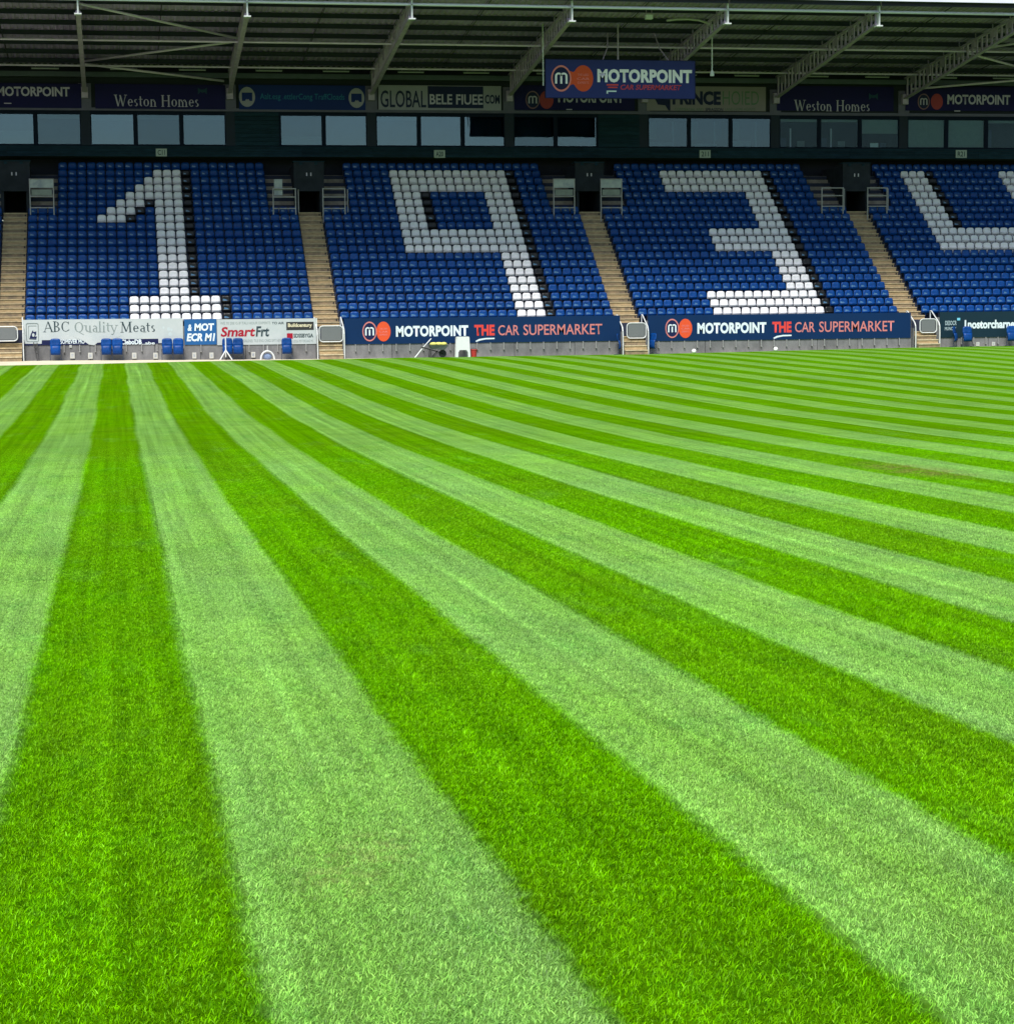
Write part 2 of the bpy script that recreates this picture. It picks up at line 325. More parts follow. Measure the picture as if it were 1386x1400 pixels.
# ------------------------------------------------------------------ grass blades near the camera
def tile(name, nb, hgt, wid, lean, seed, size=.495):
    r = np.random.default_rng(seed); x = r.uniform(-size/2, size/2, nb); y = r.uniform(-size/2, size/2, nb)
    fld = sum(np.sin(x*r.uniform(15, 60)+y*r.uniform(-60, 60)+r.uniform(0, 6)) for _ in range(4)); az = fld*.7+r.normal(0, 1.3, nb); h = hgt*r.uniform(.55, 1.25, nb); wd = wid*r.uniform(.6, 1.25, nb)
    tl = np.abs(r.normal(lean[1], .28, nb)); dirx = np.cos(az)*.75; diry = np.sin(az)*.75+lean[0]
    dl = np.hypot(dirx, diry)+1e-6; dirx /= dl; diry /= dl
    fa = r.uniform(0, 2*PI, nb); bx, by = np.cos(fa)*wd/2, np.sin(fa)*wd/2
    V = np.zeros((nb, 7, 3)); s1, s2, s3 = .4, .75, 1.0
    def pos(s, bend): a = np.clip(tl*bend, 0, 1.5); return x+dirx*h*s*np.sin(a), y+diry*h*s*np.sin(a), h*s*np.cos(a)
    for k, (s, bd, wf) in enumerate(((0, .6, 1.), (s1, .7, .9), (s2, 1.0, .6))):
        px, py, pz = pos(s, bd)
        V[:, 2*k] = np.stack([px-bx*wf, py-by*wf, pz], -1); V[:, 2*k+1] = np.stack([px+bx*wf, py+by*wf, pz], -1)
    px, py, pz = pos(s3, 1.25); V[:, 6] = np.stack([px, py, pz], -1)
    base = (np.arange(nb)*7)[:, None]
    quads = np.concatenate([base+np.array([[0, 1, 3, 2]]), base+np.array([[2, 3, 5, 4]])], 1).reshape(-1, 4); tris = base+np.array([[4, 5, 6]])
    me = bpy.data.meshes.new(name); me.vertices.add(nb*7); me.vertices.foreach_set('co', V.reshape(-1))
    me.loops.add(nb*11); lv = np.concatenate([quads.reshape(-1), tris.reshape(-1)]); me.loops.foreach_set('vertex_index', lv)
    me.polygons.add(nb*3); me.polygons.foreach_set('loop_start', np.concatenate([np.arange(2*nb)*4, 8*nb+np.arange(nb)*3])); me.update(calc_edges=True)
    a = me.attributes.new('rnd', 'FLOAT', 'POINT'); a.data.foreach_set('value', np.repeat(r.uniform(0, 1, nb), 7))
    me.materials.append(bladem); return bpy.data.objects.new(name, me)
tcol = bpy.data.collections.new('grass_tiles'); NV = 4
specs = [('a_light', 3600, .024, .0042, (.75, .85)), ('b_dark', 3600, .025, .0042, (-.35, .55)), ('c_light', 2200, .022, .0052, (.75, .85)), ('d_dark', 2200, .023, .0052, (-.35, .55))]
for nm, nb, h, wd, ln in specs:
    for k in range(NV): tcol.objects.link(tile('tuft_%s%d' % (nm, k), nb, h, wd, ln, hash(nm[0])*0+ord(nm[0])*10+k))
pts, var, rots, scl = [], [], [], []
T = .495
for j in range(int(4.6/T), int(46/T)):
    y = (j+.5)*T; x0, x1 = y*-.075-1.6, y*.475+2.0
    for i in range(int((x0-STR0)/T)-1, int((x1-STR0)/T)+1):
        x = STR0+(i+.5)*T; islight = (i//2) % 2 == 0; far = y > 19
        
        scl.append((1, 1, 1 if y < 28 else max(.12, 1-(y-28)/19)))
        g0 = float(ground_z(x, y-.3)); g1 = float(ground_z(x, y+.3)); rots.append((math.atan2(g1-g0, .6), 0, 0)); pts.append((x+random.uniform(-.01,.01), y, (g0+g1)/2-.004)); var.append((8 if far else 0)+(0 if islight else NV)+random.randrange(NV))
me = bpy.data.meshes.new('grass_blades'); me.from_pydata(pts, [], []); a = me.attributes.new('variant', 'INT', 'POINT'); a.data.foreach_set('value', var); a = me.attributes.new('slope', 'FLOAT_VECTOR', 'POINT'); a.data.foreach_set('vector', np.array(rots).reshape(-1)); a = me.attributes.new('height', 'FLOAT_VECTOR', 'POINT'); a.data.foreach_set('vector', np.array(scl, float).reshape(-1))
go = bpy.data.objects.new('grass_blades', me); C.objects.link(go); tag(go, 'short mown grass blades in light and dark green stripes', 'grass', kind='stuff')
ng = bpy.data.node_groups.new('grass', 'GeometryNodeTree'); ng.interface.new_socket('Geometry', in_out='INPUT', socket_type='NodeSocketGeometry'); ng.interface.new_socket('Geometry', in_out='OUTPUT', socket_type='NodeSocketGeometry')
gi, gout = ng.nodes.new('NodeGroupInput'), ng.nodes.new('NodeGroupOutput'); iop = ng.nodes.new('GeometryNodeInstanceOnPoints'); ci = ng.nodes.new('GeometryNodeCollectionInfo')
ci.inputs['Collection'].default_value = tcol; ci.inputs['Separate Children'].default_value = True; ci.inputs['Reset Children'].default_value = True
na = ng.nodes.new('GeometryNodeInputNamedAttribute'); na.data_type = 'INT'; na.inputs['Name'].default_value = 'variant'
ng.links.new(gi.outputs[0], iop.inputs['Points']); ng.links.new(ci.outputs[0], iop.inputs['Instance']); iop.inputs['Pick Instance'].default_value = True
nb_ = ng.nodes.new('GeometryNodeInputNamedAttribute'); nb_.data_type = 'FLOAT_VECTOR'; nb_.inputs['Name'].default_value = 'slope'; ng.links.new(nb_.outputs['Attribute'], iop.inputs['Rotation']); nc_ = ng.nodes.new('GeometryNodeInputNamedAttribute'); nc_.data_type = 'FLOAT_VECTOR'; nc_.inputs['Name'].default_value = 'height'; ng.links.new(nc_.outputs['Attribute'], iop.inputs['Scale'])
ng.links.new(na.outputs['Attribute'], iop.inputs['Instance Index']); ng.links.new(iop.outputs[0], gout.inputs[0])
md = go.modifiers.new('grass', 'NODES'); md.node_group = ng

# ------------------------------------------------------------------ grandstand numbers
SP, W, GAP = .5, 14.0, 1.3014; PITCH = W+GAP; BX0 = -4.4186
D1, TR, RI, ST1 = 104.18, .6049, .4300, 2.315     # row 1 seat line, tread, rise, height of row 1 seat tops
SH = .72; FL1 = ST1-SH
NR = 20; YB = 103.38; YF = 114.62
BX = {k: BX0+(k-1)*PITCH for k in range(-1, 6)}
def rowY(r): return D1+(r-1)*TR
def rowF(r): return FL1+(r-1)*RI
blocks = [0, 1, 2, 3, 4]
XL, XR = BX[0]-1.4, BX[4]+W+1.4
stand = thing('grandstand', ((XL+XR)/2, 108, 0), 'large roofed football grandstand with banks of blue seats facing the striped pitch', 'grandstand')

# terrace: the concrete treads carrying the seats, interrupted by the entrances
t = MB()
gaps = [BX[k]+W+GAP/2 for k in (0, 1, 2, 3)]
for r in range(1, NR+1):
    y0 = rowY(r)-.45 if r > 1 else YB+.16; y1 = YF+2.4
    z0, z1 = rowF(r)-RI-.15 if r > 1 else .4, rowF(r)
    if r == 1: z0 = .4
    y1 = rowY(r)+.155+.30
    if r < 15: t.box(XL, XR, y0, y1, z0, z1)
    else:
        xe = XL
        for g in gaps+[None]:
            x1 = XR if g is None else g-.72
            t.box(xe, x1, y0, y1 if r < NR else YF+2.6, z0, z1)
            if g is not None: xe = g+.72
    # half step blocks are part of the stairways
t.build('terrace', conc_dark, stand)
# pale concrete side flights flanking each entrance above the guard rails
for g in gaps:
    for s in (-1, 1):
        a, b = sorted((g+s*.74, g+s*2.13)); m_ = MB()
        for r in range(15, NR+1):
            m_.box(a, b, rowY(r)-.448, rowY(r)+.14, rowF(r)-.2, rowF(r)+.012)
            m_.box(a, b, rowY(r)-.448-TR/2, rowY(r)-.449, rowF(r)-.4, rowF(r)-RI/2)
        m_.build('side_flight', conc_side, stand)

# ------------------------------------------------------------------ seats
def shell(outl_fn, nu, nv, thick):
    """curved shell: outl_fn(u,v)->(x,y,z) front surface, u,v in 0..1"""
    vs = []
    for layer in (0, thick):
        for j in range(nv+1):
            for i in range(nu+1):
                x, y, z = outl_fn(i/nu, j/nv); vs.append((x, y+layer, z))
    n = (nu+1)*(nv+1); fs = []
    idx = lambda i, j: j*(nu+1)+i
    for j in range(nv):
        for i in range(nu):
            fs.append((idx(i,j), idx(i+1,j), idx(i+1,j+1), idx(i,j+1))); fs.append((n+idx(i,j), n+idx(i,j+1), n+idx(i+1,j+1), n+idx(i+1,j)))
    for i in range(nu):
        fs.append((idx(i,0), n+idx(i,0), n+idx(i+1,0), idx(i+1,0))); fs.append((idx(i,nv), idx(i+1,nv), n+idx(i+1,nv), n+idx(i,nv)))
    for j in range(nv):
        fs.append((idx(0,j), idx(0,j+1), n+idx(0,j+1), n+idx(0,j))); fs.append((idx(nu,j), n+idx(nu,j), n+idx(nu,j+1), idx(nu,j+1)))
    return vs, fs
def back_fn(u, v):
    hw = .230 - .018*v - (.035 if v > .99 else 0); x = (2*u-1)*hw
    z = .33 + v*(SH-.33) - (.022 if (v > .99 and u in (0, 1)) else 0)
    y = -.035 + .05*v - .035*(2*u-1)**2*.8 + .018*math.sin(PI*v)
    return x, y-.02, z
def seatpan_fn(u, v):
    hw = .20+.017*v; x = (2*u-1)*hw; z = .322+v*.15
    y = -.085 - .07*v - .012*math.sin(PI*v) + .02*(2*u-1)**2
    return x, y, z
def pan_fn(u, v):
    hw = .20+.012*v; x = (2*u-1)*hw; z = .075+v*.385
    y = -.155 + .05*v - .03*math.sin(PI*v) + .02*(2*u-1)**2 + (.03 if v < .01 else 0)
    return x, y, z
bb, pp, nn, kk, sp_ = MB(), MB(), MB(), MB(), MB()
bb.add(*shell(back_fn, 4, 4, .03)); pp.add(*shell(pan_fn, 4, 4, .05))
sp_.add(*shell(seatpan_fn, 4, 3, .045)); sp_.add([(-.05,-.07,.36),(.05,-.07,.36),(.018,-.05,.14),(-.018,-.05,.14),(-.05,-.04,.36),(.05,-.04,.36),(.018,-.03,.14),(-.018,-.03,.14)], [(3,2,1,0),(4,5,6,7),(0,4,7,3),(1,2,6,5),(2,3,7,6)])
nn.prism([(-.15,.47),(.09,.475),(.03,.53),(-.05,.545),(-.13,.57)], -.062, -.045)  # pale patch in the shape of a glint on the backrest
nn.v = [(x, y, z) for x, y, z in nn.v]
kk.box(-.235, -.215, -.10, .10, .0, .30); kk.box(.215, .235, -.10, .10, .0, .30); kk.box(-.22, .22, .03, .06, .22, .25)
def seat_meshes(m): return {'backrest': bb.mesh('backrest', m, smooth=True), 'seat_pan': sp_.mesh('seat_pan', m, smooth=True)}
SM = {'blue': seat_meshes(blue), 'white': seat_meshes(white), 'black': seat_meshes(black)}
glintmesh, brmesh = nn.mesh('numberless_glint', plate), kk.mesh('bracket', bracket)

def seat_col(k, r, c):
    """colour of seat c (from 0, left) in row r (from 1, front) of block k: the white numerals and their black edges"""
    if r == 20: return 'blue'
    if k == 1:
        if r <= 3: return 'white' if 10 <= c <= 18 else 'black' if c == 19 else 'blue'
        if 13 <= c <= 15: return 'white'
        if c == 16: return 'black'
        d = {12: (16, 17, 18), 11: (15, 16, 17), 10: (14, 15, 16), 9: (13, 14, 15), 8: (13, 14), 7: (13,)}
        if c in d and r in d[c]: return 'white'
        if (c, r) in ((12, 15), (11, 14), (10, 13)): return 'black'
    if k == 2:
        if c == 21: return 'black'
        if 18 <= c <= 20: return 'white'
        if 8 <= c <= 20 and (r >= 17 or 9 <= r <= 11): return 'white'
        if 8 <= c <= 10 and r >= 9: return 'white'
        if c == 11 and 12 <= r <= 16: return 'black'
    if k == 3:
        if c == 20: return 'black'
        if 17 <= c <= 19: return 'white'
        if (r >= 17 or r <= 3) and 8 <= c <= 19: return 'white'
        if 9 <= r <= 11 and 11 <= c <= 19: return 'white'
    if k == 4:
        if 6 <= c <= 8 and r >= 9: return 'white'
        if 9 <= r <= 11 and 6 <= c <= 20: return 'white'
        if c == 9 and r >= 12: return 'black'
        if 18 <= c <= 20: return 'white'
        if c == 21: return 'black'
    return 'blue'
def seat_list():
    for k in blocks:
        for r in range(1, NR+1):
            for c in range(28):
                if r > 14 and (c < 3 or c > 24): continue
                yield k, r, c, BX[k]+(c+.5)*SP, rowY(r), rowF(r), seat_col(k, r, c)
allseats = list(seat_list())
def in_view(x, y, z):
    d = Vector((x, y, z))-Vector((0, 0, CAMZ)); zz = d.dot(cF); u = CX+FPX*d.dot(cR)/zz; return 4 < u < 1382
vis = sorted([s for s in allseats if in_view(s[3], s[4], s[5]+.6)], key=lambda s: (Vector((s[3], s[4], s[5]+.6))-Vector((0, 0, CAMZ))).length)[:296]
near = set((s[0], s[1], s[2]) for s in vis)
ORD = ['first','second','third','fourth','fifth','sixth','seventh','eighth','ninth','tenth','eleventh','twelfth','thirteenth','fourteenth','fifteenth','sixteenth','seventeenth','eighteenth','nineteenth','twentieth','twenty-first','twenty-second','twenty-third','twenty-fourth','twenty-fifth','twenty-sixth','twenty-seventh','twenty-eighth']
ROWN = ['front']+ORD[1:]
NUM = {1: 'one', 2: 'nine', 3: 'three', 4: 'four', 0: 'none'}
proto = {}
for s in vis:
    k, r, c, x, y, z, col = s
    lab = '%s tip-up seat, %s from the left in the %s row of the numeral %s block' % (col, ORD[c], ROWN[r-1], NUM[k])
    if k == 0: lab = 'blue tip-up seat at the far left edge, %s row, %s from the left of its block' % (ROWN[r-1], ORD[c])
    grp = '%s tip-up seats in the lower rows of the stand' % col
    if col not in proto:
        e = thing('stadium_seat', (x, y, z), lab, 'seat', grp); proto[col] = e
        linked('backrest', SM[col]['backrest'], e); linked('seat_pan', SM[col]['seat_pan'], e); linked('bracket', brmesh, e)
        if col != 'white': linked('numberless_glint', glintmesh, e)
    else:
        e = copy_tree(proto[col]); e.location = (x+random.uniform(-.006,.006), y+random.uniform(-.008,.008), z); e.rotation_euler = (random.uniform(-.02,.02), 0, random.uniform(-.03,.03))
        for ch in e.children:
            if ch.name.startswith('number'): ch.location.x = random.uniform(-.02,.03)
        e['label'] = lab; e['group'] = grp
# the remaining seats, further up and to the right, as one mass
vs, fs, ms, n0 = [], [], [], 0
base = {}
for col, mi in (('blue', 0), ('white', 1), ('black', 2)):
    v, f, m_ = [], [], []
    for src, mm in ((bb, mi), (sp_, mi), (kk, 4)):
        n = len(v); v += src.v; f += [tuple(i+n for i in q) for q in src.f]; m_ += [mm]*len(src.f)
    base[col] = (np.array(v), f, m_)
for k, r, c, x, y, z, col in allseats:
    if (k, r, c) in near: continue
    v, f, m_ = base[col]; jit = random.uniform(-.006, .006)
    yj = y+random.uniform(-.008, .008); vs.append(v+np.array([x+jit, yj, z])); fs += [tuple(i+n0 for i in q) for q in f]; ms += m_; n0 += len(v)
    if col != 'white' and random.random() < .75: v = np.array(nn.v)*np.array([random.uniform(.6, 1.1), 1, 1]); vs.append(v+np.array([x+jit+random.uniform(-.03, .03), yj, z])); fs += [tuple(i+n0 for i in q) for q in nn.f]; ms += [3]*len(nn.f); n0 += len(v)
me = bpy.data.meshes.new('stadium_seats'); me.from_pydata(np.concatenate(vs).tolist(), [], fs)
for m_ in (blue, white, black, plate, bracket): me.materials.append(m_)  # plate is the painted glint colour
me.polygons.foreach_set('material_index', ms); me.polygons.foreach_set('use_smooth', [m_ < 3 for m_ in ms]); me.update()
o = bpy.data.objects.new('stadium_seats', me); C.objects.link(o); tag(o, 'upper rows of blue, white and black tip-up seats spelling the year 1934', 'seats', kind='stuff')

# ------------------------------------------------------------------ stairways, entrances, gates, handrails
aisle_names = ['at the far left edge', 'between numerals one and nine', 'between numerals nine and three', 'between numerals three and four']
gfront = [X_(px, 455, 103.2) for px in (13, 451.6, 866.6, 1264.3)]
for gi_, g in enumerate(gaps):
    where = aisle_names[gi_]
    z00 = float(ground_z(g, 103))
    e = thing('aisle_staircase', (g, 103, z00), 'tan concrete aisle stairway %s' % where, 'stairs', 'tan aisle stairways between the seat blocks')
    steps = []
    k0 = 0; ystart = 102.62; nb = 7; ztop = rowF(1)
    for i in range(nb):                                              # from the pitch up to the first row
        steps.append((ystart+i*.27, z00+(ztop-z00)*(i+1)/nb))
    for r in range(2, 16):
        steps.append((rowY(r)-.45-TR/2, rowF(r)-RI/2)); steps.append((rowY(r)-.45, rowF(r)))
    steps = [(yy, zz) for i, (yy, zz) in enumerate(steps)]
    for i, (yy, zz) in enumerate(steps):
        yn = steps[i+1][0] if i+1 < len(steps) else yy+.5
        hw = .60 if i >= nb else .58
        g = gaps[gi_] if i >= nb+2 else gfront[gi_]+(gaps[gi_]-gfront[gi_])*max(0, i-nb+3)/5
        m_ = MB(); m_.box(g-hw, g+hw, yy-.008, yn+.02, zz-.26, zz-.0455); m_.cur = 1; m_.box(g-hw-.004, g+hw+.004, yy-.045, yn-.05, zz-.045, zz+.006)
        if i >= nb and i % 2 == 0: m_.cur = 2; m_.box(g+hw-.13, g+hw-.06, yy-.02, yy-.0085, zz-.17, zz-.08)
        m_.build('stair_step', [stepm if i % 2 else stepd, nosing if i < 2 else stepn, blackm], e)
    g = gfront[gi_]; m_ = MB()                                       # walls either side of the lower flight
    for s in (-1, 1): m_.prism([(0, 0)], 0, 0) if False else m_.box(g+s*.64-.035, g+s*.64+.035, 103.2, 104.6, z00-.2, 1.15)
    m_.build('side_wall', wallc, e); g = gaps[gi_]
    # entrance box
    v = thing('stairway_entrance', (g, 112.4, rowF(15)), 'dark doorway box at the top of the aisle %s' % where, 'doorway', 'doorways at the top of the aisles')
    z0 = rowF(15); zt = 8.74; zl = 10.28
    m_ = MB(); m_.box(g-.72, g-.57, 112.3, 116, z0-.3, zl-.1); m_.build('side_wall', greypanel, v)
    m_ = MB(); m_.box(g+.57, g+.72, 112.3, 116, z0-.3, zl-.1); m_.build('side_wall', greypanel, v)
    m_ = MB(); m_.box(g-.80, g+.80, 112.22, 112.295, zt, zl); m_.build('lintel', greypanel, v)
    m_ = MB(); m_.box(g-.569, g+.569, 112.3, 116, zl-.25, zl-.12); m_.box(g-.569, g+.569, 115.9, 116, z0-.3, zl-.26); m_.box(g-.569, g+.569, 112.8, 115.9, z0-.32, z0-.02); m_.build('passage', dark, v)
    m_ = MB()
    for q in (-.12, .10): m_.box(g+q-.03, g+q+.03, 112.2, 112.218, 9.55, 9.72)
    m_.build('door_number', lampm, v)
    m_ = MB(); m_.box(g-.84, g+.84, 112.18, 112.9, zl+.002, zl+.05); m_.box(g-.5, g-.35, 112.15, 112.216, zl-.14, zl-.02); m_.box(g+.3, g+.45, 112.15, 112.216, zl-.14, zl-.02); m_.build('canopy', cladm, v)
# guard barriers either side of each doorway
def barrier(x0, x1, z0, z1, label, panels):
    y = 111.55; e = thing('guard_barrier', ((x0+x1)/2, y, z0-.35), label, 'barrier', 'guard barriers beside the doorways')
    m_ = MB(); r = .032
    m_.tube((x0, y, z0-.75), (x0, y, z1), r); m_.tube((x1, y, z0-.75), (x1, y, z1), r); m_.tube((x0-r, y, z1), (x1+r, y, z1), r); m_.tube((x0, y, z0), (x1, y, z0), r)
    if x1-x0 > 1 and not panels: m_.tube((x1+.18, y+.3, z0-.2), (x1+.18, y+.3, z1-.02), r*.8)
    m_.build('frame', bsteel, e)
    h = z1-z0
    m_ = MB(); m_.tube((x0, y, z0+h*(.58 if not panels else .40)), (x1, y, z0+h*(.58 if not panels else .40)), r*1.1); m_.build('rail', bsteel, e)
    if panels:
        m_ = MB(); m_.box(x0+.02, x1-.02, y-.02, y+.02, z0+h*.70, z1-.03); m_.build('panel', palepanel, e)
        m_ = MB(); m_.box(x0+.08, x1-.08, y+.02, y+.04, z0+h*.44, z0+h*.64); m_.build('panel', dimpanel, e)
    return e
def bar_px(x0, y0, x1, y1, label, panels):
    a = at(x0, y1, 111.55); b = at(x1, y0, 111.55); return barrier(a[0], b[0], a[1], b[1], label, panels)
bar_px(42, 245, 73, 284, 'tall guard barrier with pale top panel right of the leftmost doorway', True)
b1 = bar_px(374, 258, 404, 285, 'steel guard barrier with a white sheet behind it, between numeral one and the doorway', False)
m_ = MB(); a = at(375, 258, 111.7); b = at(386, 245, 111.7); m_.box(a[0], b[0], 111.68, 111.70, a[1]-.35, b[1]); m_.build('panel', palepanel, b1)
bar_px(442, 258, 471.5, 285, 'open steel guard barrier left of the numeral nine block', False)
bar_px(757, 245, 785, 284, 'tall guard barrier with pale top panel right of numeral nine, left of the doorway', True)
bar_px(821.5, 245, 849.5, 284, 'tall guard barrier with pale top panel left of the numeral three block', True)
bar_px(1123, 257, 1152, 282, 'open steel guard barrier right of the numeral three, left of the doorway', False)
bar_px(1185.5, 257, 1212, 282, 'open steel guard barrier left of the numeral four block', False)

# gates and handrails at the foot of the aisles
def rrect(x0, x1, z0, z1, r, y, n=4):
    pts = []
    for cx, cz, a0 in ((x1-r, z1-r, 0), (x0+r, z1-r, 90), (x0+r, z0+r, 180), (x1-r, z0+r, 270)):
        for i in range(n+1): a = math.radians(a0+90*i/n); pts.append((cx+r*math.cos(a), y, cz+r*math.sin(a)))
    return pts
gate_px = [(-8, 446.5, 24, 466.5), (437, 445.5, 470.5, 467.5), (857, 441.5, 886, 462.5), (1257, 436, 1284, 455)]
for gi_, g in enumerate(gfront):
    a = at(gate_px[gi_][0], gate_px[gi_][3], 103.2); b = at(gate_px[gi_][2], gate_px[gi_][1], 103.2)
    x0, x1, z0, z1 = a[0], b[0], a[1], b[1]; x0, x1 = max(x0, g-.62), min(x1, g+.62)
    e = thing('stair_gate', (g, 103.2, z0), 'white tubular gate with grey panel at the stairs %s' % aisle_names[gi_], 'gate', 'white gates at the foot of the stairs')
    m_ = MB(); m_.path(rrect(x0, x1, z0, z1, .17, 103.2), .028, closed=True); m_.build('gate_frame', wsteel, e)
    m_ = MB(); m_.box(x0+.07, x1-.07, 103.195, 103.205, z0+.06, z1-.05); m_.build('mesh_panel', meshm, e)
    zg = float(ground_z(g, 102.9))
    for s in (-1, 1):
        hx = g+s*.66; side = 'left' if s < 0 else 'right'
        e = thing('handrail', (hx, 103.1, zg), 'bent white handrail %s of the gate %s' % (side, aisle_names[gi_]), 'handrail', 'white handrails beside the gates')
        m_ = MB(); m_.tube((hx, 102.85, zg-.05), (hx, 102.85, z0+.05), .03); m_.tube((hx, 102.85, z0+.05), (hx, 102.88, z0+.35), .03)
        m_.build('post', wsteel, e)
        m_ = MB(); m_.path([(hx, 102.88, z0+.35), (hx, 103.0, z1-.18), (hx-.05, 103.9, z1+.42), (hx-.05, 104.05, z1+.42), (hx-.05, 104.05, z1-.1)], .03); m_.build('rail', wsteel, e)

# ------------------------------------------------------------------ front walls with concrete panels
wspec = [(0, 'plain grey concrete front wall below the seats at the far left'), (1, 'grey concrete front wall under the white ABC Quality Meats board'), (2, 'grey concrete front wall under the navy board left of the middle stairs'), (3, 'grey concrete front wall under the navy board below the numeral three'), (4, 'grey concrete front wall under the dark teal board at the right')]
walls = {}
for k, lab in wspec:
    e = thing('front_wall', (BX[k]+7, YB+.1, 0), lab, 'wall'); walls[k] = e
    x = BX[k]-.02 if k == 0 else gfront[k-1]+.69; x1 = BX[k]+W+.02 if k == 4 else gfront[k]-.69; xw0, xw1 = x, x1; i = 0; top = rowF(1)+.10
    while x < x1-.01:
        wd = min(random.choice((2.4, 2.9, 3.1, 2.2)), x1-x); wd = x1-x if x1-x-wd < .6 else wd
        m_ = MB(); m_.box(x+.012, x+wd-.012, YB+random.uniform(0, .012), YB+.12, -.3, top); m_.build('wall_panel', wallc, e); x += wd
    m_ = MB(); m_.box(xw0+.02, xw1-.02, YB+.06, YB+.16, -.3, top-.01); m_.build('backing', wallj, e)
def sockets(k, pts):
    for px, py, ww, hh in pts:
        x, z = at(px, py, YB); s = ww/27.5/2; h = hh/27.5/2
        m_ = MB(); m_.box(x-s, x+s, YB-.06, YB-.002, z-h, z+h); m_.cur = 1; m_.box(x-s*.5, x+s*.5, YB-.066, YB-.061, z-h*.5, z+h*.5); m_.build('socket_box', [sock, palepanel], walls[k])
sockets(1, [(99.5, 486, 6, 8), (124, 486.3, 6, 8), (97, 473.5, 3, 3.5), (184, 486.2, 6, 8), (213, 486.2, 6, 8), (266, 486, 5.5, 8), (289.5, 486, 5.5, 8), (346.5, 485, 5.5, 7.5)])
sockets(4, [(1335.5, 470.3, 5, 5.5), (1357, 470, 5, 5.5)])

# ------------------------------------------------------------------ lettering
BF = None
def text_mesh(s, bold=0., shear=0., space=1.):
    cu = bpy.data.curves.new('t', 'FONT'); cu.body = s; cu.size = 1; cu.offset = bold; cu.shear = shear; cu.space_character = space; cu.resolution_u = 3
    o = bpy.data.objects.new('t', cu); C.objects.link(o); dg = bpy.context.evaluated_depsgraph_get(); me = bpy.data.meshes.new_from_object(o.evaluated_get(dg))
    bpy.data.objects.remove(o); bpy.data.curves.remove(cu); return me
def lettering(s, x0, x1, z0, z1, y, m, parent, bold=0., shear=0., name='lettering', space=1., taper=None):
    me = text_mesh(s, bold, shear, space); n = len(me.vertices); co = np.empty(n*3); me.vertices.foreach_get('co', co); co = co.reshape(-1, 3)
    mn, mx = co.min(0), co.max(0); og = worigin(parent)
    X = x0+(co[:, 0]-mn[0])/(mx[0]-mn[0])*(x1-x0); Z = z0+(co[:, 1]-mn[1])/(mx[1]-mn[1])*(z1-z0)
    out = np.stack([X-og.x, np.full(n, y-og.y), Z-og.z], -1); me.vertices.foreach_set('co', out.reshape(-1)); me.materials.clear(); me.materials.append(m); me.update(); me.name = name
    o = bpy.data.objects.new(name, me); C.objects.link(o); o.parent = parent; return o
def lpx(s, x0, y0, x1, y1, Y, m, parent, **k):
    """text filling the box the photograph shows it in (x0,y0 top left)"""
    a = at(x0, y1, Y); b = at(x1, y0, Y); ym = at((x0+x1)/2, y1, Y)[1]; yt = at((x0+x1)/2, y0, Y)[1]
    return lettering(s, a[0], b[0], ym, yt, Y, m, parent, **k)
